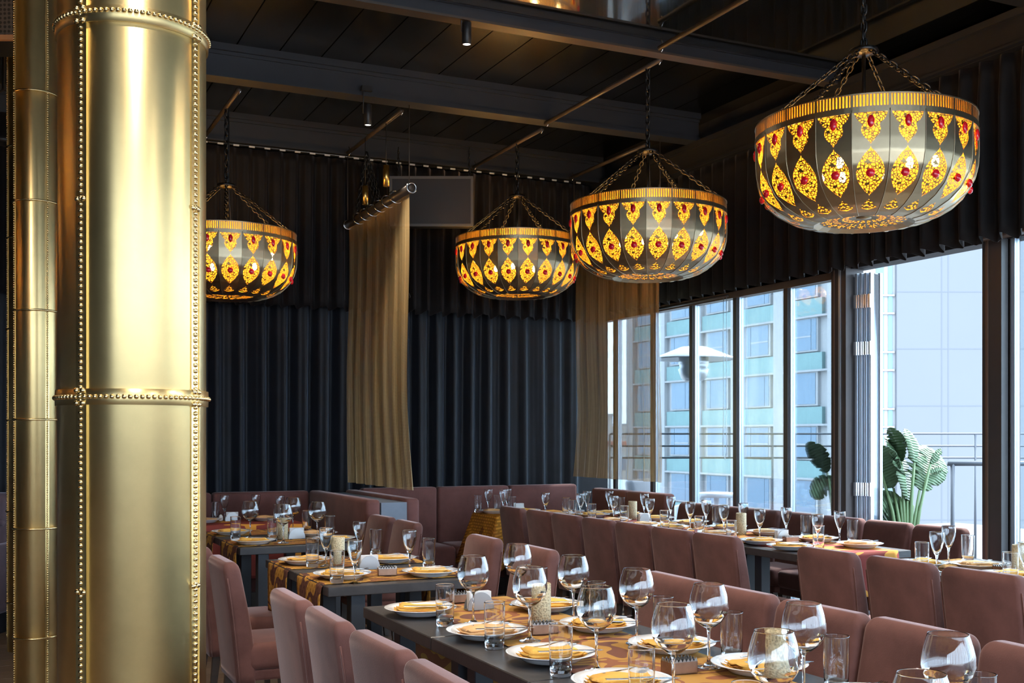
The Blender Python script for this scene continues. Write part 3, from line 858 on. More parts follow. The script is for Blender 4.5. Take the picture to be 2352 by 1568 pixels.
def chandelier(x, y, zr, ztop, rot, label, full=True):
    L = empty('bowl_chandelier', (x, y, zr), rot); tag(L, label, 'chandelier', 'fretted brass bowl lamps')
    for k in range(NP):
        a = 2*pi*k/NP + pi/NP; Rz = Matrix.Rotation(a, 4, 'Z')
        def put(name, me, par, loc=None):
            o = link(name, me, None, par); o.matrix_local = Rz @ (Matrix.Translation(loc) if loc else Matrix.Identity(4)); return o
        P = put('panel', panel_me, L)
        cr = put('crest', crest_me, L); lf = put('leaf_lattice', leaf_me, L); put('petal', petal_me, L); put('ray_petal', ray_me, L); put('underside_sector', und_me, L)
        g1 = link('gem', gem1_me, None, cr); g1.location = pt(.195, 0, .006); g2 = link('gem', gem2_me, None, lf); g2.location = pt(.54, 0, .008)
        s = link('seam', seam_me, None, L); s.matrix_local = Matrix.Rotation(2*pi*k/NP, 4, 'Z')
    s = link('rim_slats', slat_me, None, L); tag(s, kind='stuff')
    link('amber_lining', lin_me, None, L); lathe('boss', [(0, -.478), (.07*LR, -.474), (.07*LR, -.465), (0, -.465)], 'brass_lamp', L, 20)
    # bulbs on a cross frame
    bm = bmesh.new()
    for k in range(4): tube_bm(bm, [(0, 0, -.06), (.34*cos(k*pi/2+.4), .34*sin(k*pi/2+.4), -.06)], .006, 6)
    tube_bm(bm, [(0, 0, -.10), (0, 0, .34)], .010, 8)
    from_bm('bulb_frame', bm, 'chain_black', L, True)
    for k in range(8):
        a = 2*pi*k/8 + .25; rr = .36 if k % 2 else .24
        sk = tube('bulb_socket', [(rr*cos(a), rr*sin(a), -.06), (rr*cos(a), rr*sin(a), -.14 + .02 - (.04 if k % 2 else .09))], .009, 'chain_black', L, 6)
        b_ = lathe('bulb', [(0, -.035), (.012, -.03), (.019, -.012), (.017, .005), (.009, .022), (0, .024)], 'bulb', sk, 12)
        b_.location = (rr*cos(a), rr*sin(a), -.14 - (.04 if k % 2 else .09))
    # chains: six from hub to rim, one to the tube overhead
    hz = .36
    for k in range(6):
        a = 2*pi*k/6 + .3
        bm = bmesh.new(); chain_bm(bm, (.05*cos(a), .05*sin(a), hz), (LR*.97*cos(a), LR*.97*sin(a), .0)); from_bm('stay_chain', bm, 'chain_black', L, True)
    lathe('hub', [(0, hz-.02), (.045, hz-.015), (.075, hz), (.07, hz+.014), (.03, hz+.02), (0, hz+.03)], 'chain_black', L, 16)
    bm = bmesh.new(); chain_bm(bm, (0, 0, hz+.02), (0, 0, ztop-zr), .06, .006); from_bm('hanging_chain', bm, 'chain_black', L, True)
    tube('cable', [(.012, .02, .0), (.04, .03, .10), (.02, .02, hz), (.022, .01, (ztop-zr)*.7), (.015, .0, ztop-zr)], .005, 'black_plastic', L, 6)
    return L
ZTB = 3.995
lamps = [(1984, 5.59, 285, 4.0), (1488, 7.65, 470, ZTB), (1188, 9.65, 548, ZTB), (520, 8.59, 535, ZTB)]
lab = ['large fretted brass bowl lamp hanging in front of the open doorway', 'fretted brass bowl lamp hanging before the gold mesh near the windows',
       'fretted brass bowl lamp hanging before the navy drape by the black panel', 'fretted brass bowl lamp half hidden by the thick brass column']
lamp_pos = []
for (px, d, py, zt), lb in zip(lamps, lab):
    x, y = at_d(px, d); zr = z_at(py, d); lamp_pos.append((x, y, zr))
    chandelier(x, y, zr, zt, R.uniform(0, .3), lb)
for x, y in ((-1.35, 4.6), (-1.35, 6.9)):  # two bowl lamps outside the view, added for warm light and column reflections
    chandelier(x, y, 2.97, 3.99, .1, 'unseen fretted brass bowl lamp added for warm light at the side of the room')
# suspension tubes slung between the beams
def sling_tube(x, y0, y1, z, label):
    o = empty('hanging_tube', (x, y0, z)); tag(o, label, 'tube', 'dark tubes slung between ceiling beams')
    tube('bar', [(0, 0, 0), (0, y1-y0, 0)], .017, 'tube_metal', o, 10)
    for y in (.02, y1-y0-.02): tube('hook', [(0, y, -.03), (.02, y, 0), (0, y, .05)], .005, 'chrome', o, 6)
for x, y, zr in lamp_pos[1:2]: sling_tube(x, YB1+.08, YB2+.04, 3.985, 'dark steel tube carrying the bowl lamp by the gold mesh')
sling_tube(lamp_pos[2][0], YB2+.2, YB3-.06, 3.985, 'dark steel tube carrying the bowl lamp before the navy drape')
sling_tube(lamp_pos[3][0], YB2+.2, YB3-.06, 3.985, 'dark steel tube carrying the bowl lamp behind the thick column')
sling_tube(lamp_pos[0][0], 3.1, YB1-.1, 3.985, 'dark steel tube carrying the bowl lamp by the doorway')
sling_tube(2.93, YB2+.2, YB3-.06, 3.985, 'dark steel tube above the free gold mesh hanging')
sling_tube(5.20, YB2+.2, YB3-.06, 3.985, 'dark steel tube above the gold mesh at the windows')
# small brass tube pendants and the bundle of chains
for px, d, py0, py1, lb in ((887, 9.0, 380, 428, 'slim brass tube pendant hanging higher beside the gold mesh'), (839, 9.45, 427, 470, 'slim brass tube pendant hanging lower behind the gold mesh')):
    x, y = at_d(px, d); zt, zb = z_at(py0, d), z_at(py1, d)
    o = empty('tube_pendant', (x, y, zb)); tag(o, lb, 'lamp')
    lathe('shade', [(.021, 0), (.0255, 0), (.0255, zt-zb), (.004, zt-zb+.004), (.004, zt-zb), (.021, zt-zb-.004)], 'brass_pendant', o, 20, close=True)
    tube('cord', [(0, 0, zt-zb), (0, 0, 3.985-zb)], .003, 'black_plastic', o, 5)
x, y = at_d(842, 9.75)
o = empty('chain_bundle', (x, y, 3.0)); tag(o, 'bundle of loose black chains hanging under a ceiling tube', 'chain')
for k in range(5):
    bm = bmesh.new(); chain_bm(bm, (0, 0, .93), (.16*(k-1)*.7, -.04*k, .30-.16*k), .05, .0045); from_bm('chain', bm, 'chain_black', o, True)

# ---- track spots
def track_spot(px, d, py_top, py_bot, lb, energy, aim):
    x, y = at_d(px, d); zt, zb = z_at(py_top, d), z_at(py_bot, d)
    o = empty('track_spot', (x, y, zb)); tag(o, lb, 'spotlight')
    h = zt-zb
    lathe('body', [(0, h), (.027, h), (.029, h-.004), (.029, .002), (.026, 0), (.024, .006), (0, .006)], 'black_plastic', o, 20)
    lathe('lens', [(0, .005), (.0235, .005)], 'spot_lens', o, 20)
    tube('arm', [(-.035, 0, h*.55), (-.035, 0, h+.09), (-.02, 0, h+.11)], .005, 'black_plastic', o, 6)
    box('mount', (-.05, .03, -.02, .02, h+.10, h+.135), 'black_plastic', o)
    ld = bpy.data.lights.new('spot_light', 'SPOT'); ld.energy = energy; ld.spot_size = radians(95); ld.spot_blend = .8; ld.color = (1, .86, .70); ld.shadow_soft_size = .03
    lo = bpy.data.objects.new('spot_light', ld); C.objects.link(lo); lo.parent = o; lo.location = (0, 0, -.012)
    v = Vector(aim) - Vector((x, y, zb)); lo.rotation_euler = v.to_track_quat('-Z', 'Y').to_euler()
track_spot(1072, 6.82, 52, 103, 'black cylinder spotlight on the rail before the long beam', 55, (2.6, 4.8, .8))
track_spot(845, 8.34, 240, 288, 'black cylinder spotlight under the long steel beam', 55, (2.6, 7.4, .8))
def hidden_spot(x, y, z, aim, energy=52):  # spot outside the view, added to brighten the room
    p = (x*cos(TH)-y*sin(TH)); d = d_of(x, y)
    px = CX + F*p/d if d > .2 else 0
    o = empty('track_spot', (x, y, z)); tag(o, 'added unseen spotlight on a ceiling beam, brightening the near tables', 'spotlight', 'added unseen spots over the near tables')
    lathe('body', [(0, .14), (.027, .14), (.029, .136), (.029, .002), (.026, 0), (.024, .006), (0, .006)], 'black_plastic', o, 20)
    lathe('lens', [(0, .005), (.0235, .005)], 'spot_lens', o, 20)
    tube('arm', [(-.035, 0, .07), (-.035, 0, .20), (-.02, 0, .215)], .005, 'black_plastic', o, 6); box('mount', (-.05, .03, -.02, .02, .205, .235), 'black_plastic', o)
    ld = bpy.data.lights.new('spot_light', 'SPOT'); ld.energy = energy; ld.spot_size = radians(100); ld.spot_blend = .8; ld.color = (1, .88, .74); ld.shadow_soft_size = .03
    lo = bpy.data.objects.new('spot_light', ld); C.objects.link(lo); lo.parent = o; lo.location = (0, 0, -.012)
    lo.rotation_euler = (Vector(aim) - Vector((x, y, z))).to_track_quat('-Z', 'Y').to_euler()
for (x, y, aim) in ((.9, 4.64, (1.6, 4.6, .8)), (2.4, 2.94, (1.9, 3.3, .8)), (.4, 2.94, (1.2, 3.6, .8)), (3.4, 2.94, (2.2, 2.9, .8)), (1.6, 1.24, (1.8, 2.4, .8)), (-.8, 4.64, (.6, 5.8, .8))):
    hidden_spot(x, y, 3.755, aim)

# ---- gold chain-mesh hangings
def hanging(x, y0, y1, zt, zb, seed, label, rings=6):
    o = empty('mesh_hanging', (x, y0, zb)); tag(o, label, 'hanging')
    L = y1-y0; f = folds(seed, .23, .02); H_ = zt-zb
    def fn(u, v):
        s = u*L; fl_ = .10*max(0, v-.72)/.28
        yy = s + (u-.35)*fl_ ; xx = f(s, v)*(.15 + 1.2*v) + .03*sin(v*5+seed)*v
        return (xx, yy, H_*(1-v), s, v*H_)
    sheet('mesh_cloth', 150, 60, fn, 'chain_mesh', o, True)
    bm = bmesh.new(); n = 20
    tube_bm(bm, [(0, -.05, H_+.03), (0, L+.05, H_+.03)], .036, n)
    tb_ = from_bm('tube', bm, 'tube_metal', o, True)
    for k in range(rings):
        yy = L*(.20 + .62*k/(rings-1))
        bm = bmesh.new(); tube_bm(bm, [(.052*cos(2*pi*q/20), yy + .02*sin(q*pi/10), H_+.03+.052*sin(2*pi*q/20)) for q in range(20)], .007, 6, True)
        from_bm('ring', bm, 'chrome', tb_, True)
    for yy in (-.05, L+.05):
        bm = bmesh.new(); tube_bm(bm, [(.037*cos(2*pi*q/20), yy, H_+.03+.037*sin(2*pi*q/20)) for q in range(20)], .008, 6, True); from_bm('end_ring', bm, 'chrome', tb_, True)
        tube('wire', [(0, yy*(1 if yy > 0 else 0), H_+.06), (0, yy*(1 if yy > 0 else 0), 3.985-zb)], .004, 'tube_metal', o, 5)
hanging(2.93, 8.06, 9.62, 3.31, 1.03, 2, 'gold chain-mesh hanging on a ringed tube before the navy drape')
hanging(5.20, 8.06, 9.55, 3.31, 1.05, 4, 'gold chain-mesh hanging on a ringed tube in front of the windows')

# ---- black perforated panel near the back wall, turned to the room
x, y = at_d(991, 9.75)
o = empty('wall_speaker', (x, y, z_at(520, 9.75)), -TH); tag(o, 'black perforated flat speaker panel hanging before the pleated valance', 'speaker')
wS, hS = 192*9.75/F, 115*9.75/F
box('case', (-wS/2, wS/2, 0, .10, 0, hS), 'black_plastic', o)
box('grille', (-wS/2+.02, wS/2-.02, -.006, 0, .02, hS-.02), 'perforated_black', o)
for b6 in ((-wS/2, wS/2, -.012, 0, 0, .022), (-wS/2, wS/2, -.012, 0, hS-.022, hS), (-wS/2, -wS/2+.022, -.012, 0, .022, hS-.022), (wS/2-.022, wS/2, -.012, 0, .022, hS-.022)):
    box('frame_bar', b6, 'panel_edge', o)
for sx in (-wS*.4, wS*.45):
    bm = bmesh.new(); chain_bm(bm, (sx, .05, hS), (sx, .05, 3.985-z_at(520, 9.75)), .04, .004); from_bm('chain', bm, 'chain_black', o, True)
# ---- grille box and spotlight high up behind the slim columns
x, y = at_d(70, 6.75)
o = empty('vent_box', (x, y, z_at(92, 6.75)), -TH); tag(o, 'woven-front vent box high behind the slim brass columns', 'vent')
box('case', (-.55, .45, .02, .3, 0, .40), 'black_plastic', o); box('grille', (-.53, .43, 0, .02, .03, .40), 'woven_grille', o); box('edge', (-.55, .45, -.01, .02, 0, .03), 'leather_trim', o)
x, y = at_d(8, 8.2)
o = empty('stage_spot', (x, y, z_at(330, 8.2)), .6); tag(o, 'black stage spotlight with a glass front behind the slim columns', 'spotlight')
lathe('body', [(0, .22), (.05, .22), (.06, .05), (.075, .04), (.075, 0), (.06, .0), (.055, .03), (0, .03)], 'black_plastic', o, 20)
lathe('lens', [(0, .028), (.054, .028)], 'chrome', o, 20); tube('yoke', [(-.09, 0, .1), (-.09, 0, .32), (0, 0, .4), (0, 0, 1.0)], .012, 'black_plastic', o, 6)

# ================================================================== SEATING
def soft_box(name, b6, mat, parent, bev=.03, seg=3, shear=None):
    bm = bmesh.new(); bx(bm, *b6)
    if shear:
        z0, z1 = b6[4], b6[5]
        for v in bm.verts: shear(v, (v.co.z-z0)/(z1-z0))
    bmesh.ops.bevel(bm, geom=list(bm.edges), offset=bev, segments=seg, profile=.5, affect='EDGES')
    return from_bm(name, bm, mat, parent, True)
def make_chair():
    o = empty('upholstered_chair', (0, 0, 0))
    # backrest: slab rounded at the top, leaning back, a little narrower at its foot, bulging into the seat
    W2, N = .218, 16; zt = .855
    bm = bmesh.new(); rows_ = []
    zs = [.27 + (.80-.27)*i/12 for i in range(13)] + [zt - .05 + .05*sin(radians(a)) for a in (12, 25, 38, 50, 62, 74, 84, 90)]
    for z in zs:
        k = (z-.27)/.585
        lean = -.05*k - .02*k*k
        w = W2*(.955 + .045*min(1, k*1.6)); q = max(0, (z-(zt-.05))/.05); c1 = 1-sqrt(max(0, 1-q*q))
        w -= .045*c1
        th = .092 - .012*k + .02*(1-k)*sin(k*pi)
        xb, xf = -.215+lean+.026*c1, -.215+lean+th-.026*c1
        e2 = .026*(1-c1)+.006*c1
        ring = []
        for (cx_, cy_, a0) in ((xf-e2, w-e2, 0), (xb+e2, w-e2, pi/2), (xb+e2, -w+e2, pi), (xf-e2, -w+e2, 3*pi/2)):
            for j in range(4):
                a = a0 + j*pi/6; ring.append(bm.verts.new((cx_+e2*cos(a), cy_+e2*sin(a), z)))
        rows_.append(ring)
    for A, B in zip(rows_[:-1], rows_[1:]):
        n = len(A)
        for j in range(n): bm.faces.new((A[j], A[(j+1) % n], B[(j+1) % n], B[j]))
    bm.faces.new(rows_[0]); bm.faces.new(rows_[-1])
    back = from_bm('backrest', bm, 'velvet', o, True)
    # piping along both side edges of the back
    for s in (-1, 1):
        pts = []
        for i in range(N):
            k = i/N; z = .27+.585*k
            if z > .80: break
            pts.append((-.215-.05*k-.02*k*k+.012, s*(W2*(.955+.045*min(1, k*1.6))+.0005), z))
        tube('piping', pts, .0035, 'velvet', back, 5)
    soft_box('seat', (-.17, .20, -.215, .215, .335, .465), 'velvet', o, .035, 4)
    box('seat_frame', (-.19, .185, -.20, .20, .285, .34), 'velvet', o, .012)
    for sx in (-.175, .165):
        for sy in (-.18, .18):
            bm = bmesh.new()
            v8 = bx(bm, sx-.02, sx+.02, sy-.02, sy+.02, 0, .29)
            for v in v8:
                if v.co.z < .01: v.co.x = sx + (v.co.x-sx)*.7 + (-.03 if sx < 0 else .01); v.co.y = sy + (v.co.y-sy)*.7
            from_bm('leg', bm, 'leg_wood', o)
    return o
proto = make_chair(); first = [True]
def chair(x, y, face, label, group, jig=.012):
    o = proto if first[0] else copy_tree(proto)
    first[0] = False
    o.location = (x + R.uniform(-jig, jig), y, 0); o.rotation_euler = (0, 0, face + R.uniform(-.03, .03))
    tag(o, label, 'chair', group); return o
CW = .45
ORD = 'first second third fourth fifth sixth seventh eighth ninth tenth eleventh twelfth thirteenth fourteenth fifteenth sixteenth seventeenth'.split()
def row_x(pxs, Xtop, xo, face, label, group):
    for ii, p in enumerate(pxs):
        Y = x_plane(p, Xtop); chair(xo, Y - .225, face, ORD[ii] + ' ' + label, group)
g = 'mauve chairs backing the brass columns'
row_x([420, 475], 1.0, 1.29, 0, 'mauve velvet chair from the drape, backing the columns at the gold-runner tables', g + ' at the short table')
row_x([615, 692, 790, 915], 1.0, 1.29, 0, 'mauve velvet chair from the drape, column side of the long near table', g)
row_x([847, 902], 2.62, 2.41, pi, 'mauve velvet chair from the drape, before the grey partition end', 'chairs before the grey partition')
row_x([1056, 1168], 2.60, 2.41, pi, 'mauve velvet chair from the drape, window side of the gold-runner tables', 'chairs facing the columns at the gold-runner table')
row_x([1462, 1600, 1773, 1967, 2225], 2.60, 2.41, pi, 'mauve velvet chair from the drape, window side of the long near table', 'chairs facing the column at the long near table')
row_x([1145, 1202, 1262, 1330, 1404], 3.93, 4.215, 0, 'brown velvet chair from the drape, column side of the window table', 'chairs on the room side of the window table, drape end')
row_x([1490, 1582], 3.93, 4.215, 0, 'brown velvet chair of the pair past the gap, column side of the window table', 'pair of chairs at the doorway end of the window table')
row_x([1820, 1975, 2150], 3.93, 4.215, 0, 'brown velvet chair from the drape at the table by the wide post', 'three chairs at the table by the wide post')
row_x([-30 + 2827*5.62/d_of(5.62, yy) for yy in (8.43, 7.965, 7.50, 7.035, 6.57, 6.105, 5.64)], 5.62, 5.43, pi, 'mauve velvet chair from the drape, backing the panes at the window table', 'chairs with their backs to the glass')

def sofa_back(name, loc, L, along, label, h=.95, seats=True, panels=2):
    """straight banquette. along 'x': back towards +y; 'y+': back towards +x; 'y-': back towards -x"""
    o = empty(name, loc, {'x': 0, 'y+': -pi/2, 'y-': pi/2}[along]); tag(o, label, 'sofa')
    box('plinth', (0, L, -.58 if seats else -.115, .0, 0, .14), 'leg_wood', o)
    pw_ = L/panels
    for k in range(panels):
        soft_box('back_cushion', (k*pw_+.004, (k+1)*pw_-.004, -.12, 0, .14, h), 'velvet_sofa', o, .028)
        if seats: soft_box('seat_cushion', (k*pw_+.004, (k+1)*pw_-.004, -.60, -.122, .14, .45), 'velvet_sofa', o, .04)
    return o
sofa_back('banquette', (.9, 9.92, 0), 1.72, 'x', 'brown velvet banquette under the navy drape in the red-cloth booth', .955, True, 2)
sofa_back('banquette', (3.10, 9.92, 0), 2.25, 'x', 'brown velvet banquette under the navy drape in the orange-cloth booth', .965, True, 3)
o = sofa_back('banquette', (2.75, 9.90, 0), 1.70, 'y+', 'brown velvet banquette arm running along the grey partition in the red-cloth booth', .955, False, 1)
o = sofa_back('banquette', (2.97, 8.25, 0), 1.65, 'y-', 'brown velvet banquette arm on the window side of the grey partition', .955, False, 1)
o = sofa_back('banquette', (5.62, 9.80, 0), 1.35, 'y+', 'dark brown velvet banquette back standing against the corner panes', .925, False, 2)
pt_ = box('partition_end', (2.755, 2.965, 8.21, 9.90, 0, .93), 'grey_panel'); tag(pt_, 'blue-grey partition block between the two sofa booths', 'partition')
# grey cabinet and tufted armchair behind the slim columns
x, y = at_d(137, 7.2)
o = empty('grey_cabinet', (x-.16, y, 0)); tag(o, 'blue-grey low cabinet standing behind the thick brass column', 'cabinet')
box('body', (0, .34, 0, .4, 0, .955), 'grey_panel', o, .004); box('door', (.02, .32, -.012, 0, .06, .62), 'grey_panel', o); box('door', (.02, .32, -.012, 0, .64, .93), 'grey_panel', o)
x, y = at_d(-60, 8.3)
o = empty('tufted_armchair', (x-.15, y, 0), -.5); tag(o, 'dark mauve tufted armchair behind the slim brass columns', 'armchair')
bk = soft_box('backrest', (-.4, .4, .1, .3, .2, 1.02), 'tufted', o, .07, 4); soft_box('seat', (-.36, .36, -.45, .12, .18, .47), 'tufted', o, .06, 4)
for sx in (-.42, .42): soft_box('arm', (sx-.07, sx+.07, -.42, .2, .16, .66), 'tufted', o, .05, 4)
tb = ell_mesh('tuft', .03, .02, .03, 'tufted')
for r in range(5):
    for k in range(6):
        t = link('tuft', tb, None, o); t.location = (-.30 + k*.12 + (r % 2)*.06 - .03, .098, .5 + r*.1)
box('base', (-.4, .4, -.42, .28, 0, .18), 'table_leg', o)

# ================================================================== TABLES, CLOTHS
ZTAB, TTH = .75, .045
tables = {}
def table(x0, x1, y0, y1, label, group=None):
    o = empty('dining_table', ((x0+x1)/2, (y0+y1)/2, 0)); tag(o, label, 'table', group)
    a, b_ = (x1-x0)/2-.002, (y1-y0)/2-.002
    box('table_top', (-a, a, -b_, b_, ZTAB-TTH, ZTAB), 'table_dark', o, .003, 1)
    for sx in (-1, 1):
        for sy in (-1, 1):
            cx_, cy_ = sx*(a-.155), sy*(b_-.07)
            box('leg', (cx_-.035, cx_+.035, cy_-.035, cy_+.035, 0, ZTAB-TTH), 'table_leg', o, .003, 1)
    return o
def drape_strip(name, cx, cy, half_w, half_l, drop0, drop1, axis, mat, label, group=None, zt=ZTAB, ripple=.004, seed=1):
    """runner over a table: runs along axis with the given half length, its ends hanging by drop0/drop1"""
    o_z = zt
    rr = random.Random(seed); ph = rr.uniform(0, 6)
    Ltot = drop0 + 2*half_l + drop1; nu = max(24, int(Ltot/.02)); nv = 14
    def fn(u, v):
        s = u*Ltot; c = (v-.5)*2*half_w
        eps = .0022
        if s < drop0: l, z, out = -half_l, -(drop0-s), 1
        elif s > drop0 + 2*half_l: l, z, out = half_l, -(s-drop0-2*half_l), 1
        else: l, z, out = s-drop0-half_l, eps, 0
        hang = -z if out else 0
        sgn = -1 if s < Ltot/2 else 1
        l2 = l + sgn*(eps + min(hang, .05)*.12 + ripple*3*sin(c*22+ph)*min(1, hang*5)) if out else l
        if not out: z = eps + .0012*(1+sin(s*31+ph)*sin(c*27+ph*2))
        c2 = c*(1 - .05*min(1, hang*3))
        return (l2, c2, z, s, c) if axis == 'x' else (c2, l2, z, s, c)
    o = sheet(name, nu, nv, fn, mat, None, True, .0014); o.location = (cx, cy, o_z)
    return tag(o, label, 'runner', group)
surf = {}          # runner areas per table row: top height at a point
def ztop(x, y, runs):
    for (x0, x1, y0, y1) in runs:
        if x0 <= x <= x1 and y0 <= y <= y1: return ZTAB + .0062
    return ZTAB + .0006
TB = {}
# T1 far two-runner table, T2 gold-runner table, T3 balloon-glass table, R3 window table, R4 by the wide post
for y0, y1 in ((6.98, 7.64), (7.645, 8.30)): table(1.42, 2.20, y0, y1, ('second' if y0 < 7.5 else 'first') + ' dark table with hanging runners from the drape, next to the red-cloth booth', 'tables next to the red-cloth booth')
for y0, y1 in ((5.0, 5.63), (5.635, 6.28)): table(1.42, 2.20, y0, y1, ('second' if y0 < 5.5 else 'first') + ' dark gold-runner table from the drape, before the long near table', 'gold-runner tables')
for k in range(4):
    y1 = 4.38 - k*.77; table(1.39, 2.19, y1-.765, y1, ['first', 'second', 'third', 'fourth'][k] + ' dark table from the drape in the long bare-edged near row', 'tables of the long near row')
for k in range(5):
    y0 = 5.11 + k*.70; table(4.31, 5.11, y0, y0+.695, ['fifth', 'fourth', 'third', 'second', 'first'][k] + ' dark table from the drape in the long row along the windows', 'tables of the window row')
for k in range(2):
    y1 = 4.62 - k*.77; table(4.31, 5.11, y1-.765, y1, ['first', 'second'][k] + ' dark table from the drape by the wide dark window post', 'tables by the wide post')
RUN = {'T1': [(1.42, 2.2, 7.05, 7.56), (1.42, 2.2, 7.83, 8.26)], 'T2': [(1.42, 2.2, 5.09, 5.55), (1.42, 2.2, 5.74, 6.18)],
       'T3': [(1.57, 2.03, 1.3, 4.38)], 'R3': [(4.43, 5.0, 5.11, 8.61)], 'R4': [(4.45, 4.98, 3.1, 4.62)]}
i = 0
for x0, x1, y0, y1 in RUN['T1']:
    drape_strip('table_runner', 1.81, (y0+y1)/2, (y1-y0)/2, .39, .27, .27, 'x', 'runner_gold', ('second' if y0 < 7.5 else 'first') + ' ochre and brown runner from the drape, across the booth-side tables', 'runners next to the red-cloth booth', seed=i); i += 1
for x0, x1, y0, y1 in RUN['T2']:
    drape_strip('table_runner', 1.81, (y0+y1)/2, (y1-y0)/2, .39, .27, .27, 'x', 'runner_gold', ('second' if y0 < 5.6 else 'first') + ' gold runner from the drape with brown print, across the gold-runner tables', 'gold runners', seed=i); i += 1
o = drape_strip('table_runner', 1.80, 3.86, .24, .52, 0, .38, 'y', 'runner_rust', 'ochre and rust runner hanging off the end of the balloon-glass table', seed=11)
o = drape_strip('table_runner', 1.81, 2.33, .255, 1.0, .1, 0, 'y', 'runner_rust', 'ochre and rust runner lying along the balloon-glass table', seed=12)
o = drape_strip('table_runner', 4.715, 6.86, .285, 1.75, .26, 0, 'y', 'runner_red', 'gold and brick-red runner hanging off the end of the window table', seed=13)
o = drape_strip('table_runner', 4.715, 3.85, .265, .77, .1, .12, 'y', 'runner_gold', 'gold runner along the table by the wide dark post', seed=14)
# booth tables under full cloths
def cloth_table(x0, x1, y0, y1, drop, mat, tlabel, clabel, flare=.05, seed=3):
    table(x0, x1, y0, y1, tlabel)
    hx, hy = (x1-x0)/2+.004, (y1-y0)/2+.004; rr = random.Random(seed); ph = rr.uniform(0, 6)
    nr = 14; ns = 120
    V, Fc, UV = [], [], []
    def per(k):
        # walk round the rectangle
        Ltot = 4*(hx+hy); s = (k/ns)*Ltot
        if s < 2*hx: return (-hx+s, -hy, 0, -1)
        s -= 2*hx
        if s < 2*hy: return (hx, -hy+s, 1, 0)
        s -= 2*hy
        if s < 2*hx: return (hx-s, hy, 0, 1)
        s -= 2*hx
        return (-hx, hy-s, -1, 0)
    rings = []
    for j in range(nr+1):
        k = j/nr; ring = []
        for q in range(ns):
            x, y, nx, ny = per(q)
            cxk = abs(x)/hx; cyk = abs(y)/hy; corner = max(0, min(cxk, cyk)-.80)/.20
            dirx = (x/hx)**7 if corner > 0 else nx; diry = (y/hy)**7 if corner > 0 else ny
            f = flare*k*(1 + 1.6*corner) + .012*k*sin(q*.8+ph)
            bk_ = .55 if ny > 0 else 1
            if ny > 0: f *= .3
            V.append((x + f*dirx, y + f*diry, .004 - drop*k*(1+.18*corner)*bk_))
            ring.append(len(V)-1); UV.append((q/ns*4*(hx+hy), k*drop))
        rings.append(ring)
    for A, B in zip(rings[:-1], rings[1:]):
        for q in range(ns): Fc.append((A[q], B[q], B[(q+1) % ns], A[(q+1) % ns]))
    # top
    V.append((0, 0, .004)); UV.append((.4, .4)); c = len(V)-1
    for q in range(ns): Fc.append((c, rings[0][q], rings[0][(q+1) % ns]))
    me = bpy.data.meshes.new('tablecloth'); me.from_pydata(V, [], Fc); ul = me.uv_layers.new(name='UVMap')
    for p in me.polygons:
        for li, vi in zip(p.loop_indices, p.vertices): ul.data[li].uv = UV[vi]
    o = link('tablecloth', me, mat, None, True); o.location = ((x0+x1)/2, (y0+y1)/2, ZTAB)
    md = o.modifiers.new('thickness', 'SOLIDIFY'); md.thickness = .0015; md.offset = 1
    tag(o, clabel, 'tablecloth')
cloth_table(1.30, 2.28, 8.62, 9.28, .40, 'cloth_red', 'dark table under the red cloth in the sofa booth', 'brick-red cloth with orange strokes over the booth table')
cloth_table(3.98, 4.80, 8.74, 9.27, .42, 'cloth_orange', 'dark table under the orange cloth in the sofa booth', 'orange cloth with brown geometric print over the booth table', .07)
RUN['T0'] = [(1.30, 2.28, 8.62, 9.28)]; RUN['R0'] = [(3.98, 4.80, 8.74, 9.27)]
AREA = {'T0': (1.30, 2.28, 8.62, 9.28), 'T1': (1.42, 2.20, 6.98, 8.30), 'T2': (1.42, 2.20, 5.0, 6.28), 'T3': (1.39, 2.19, 1.31, 4.38),
        'R0': (3.98, 4.80, 8.74, 9.27), 'R3': (4.31, 5.11, 5.11, 8.61), 'R4': (4.31, 5.11, 3.09, 4.62)}
DESC = {'T0': 'the red-cloth table', 'T1': 'the booth-side tables', 'T2': 'the gold-runner tables', 'T3': 'the long near table', 'R0': 'the orange-cloth table', 'R3': 'the window table', 'R4': 'the post table'}
count = {}
def lab_of(short, key, x):
    """which one of its kind: counted from the drape end along its side of its table"""
    x0, x1, y0, y1 = AREA[key]; side = 'column' if x < (x0+x1)/2 else 'window'
    n = count.get((short, key, side), 0); count[(short, key, side)] = n+1
    return '%s %s from the drape end, %s side of %s' % (ORD[n], short, side, DESC[key])

# ================================================================== TABLEWARE
def glass_mesh(name, outer, inner, seg=32):
    bm = bmesh.new(); lathe_bm(bm, outer + inner[::-1], seg)
    bmesh.ops.recalc_face_normals(bm, faces=bm.faces)
    me = bpy.data.meshes.new(name); bm.to_mesh(me); bm.free(); me.materials.append(M['glass'])
    for p in me.polygons: p.use_smooth = True
    return me
balloon_me = glass_mesh('balloon_glass', [(0, 0), (.036, 0), (.0375, .0015), (.036, .003), (.018, .006), (.0065, .016), (.0042, .035), (.0038, .07), (.0045, .105), (.0075, .117), (.022, .1235), (.040, .138), (.053, .157), (.0595, .178), (.0585, .200), (.0535, .222), (.0475, .241), (.0451, .2482), (.0447, .2495), (.0441, .2502)],
    [(0, .121), (.012, .1222), (.030, .1305), (.044, .1430), (.0545, .160), (.0583, .179), (.0573, .200), (.0523, .222), (.0463, .241), (.0440, .2482), (.0437, .2497)], 40)
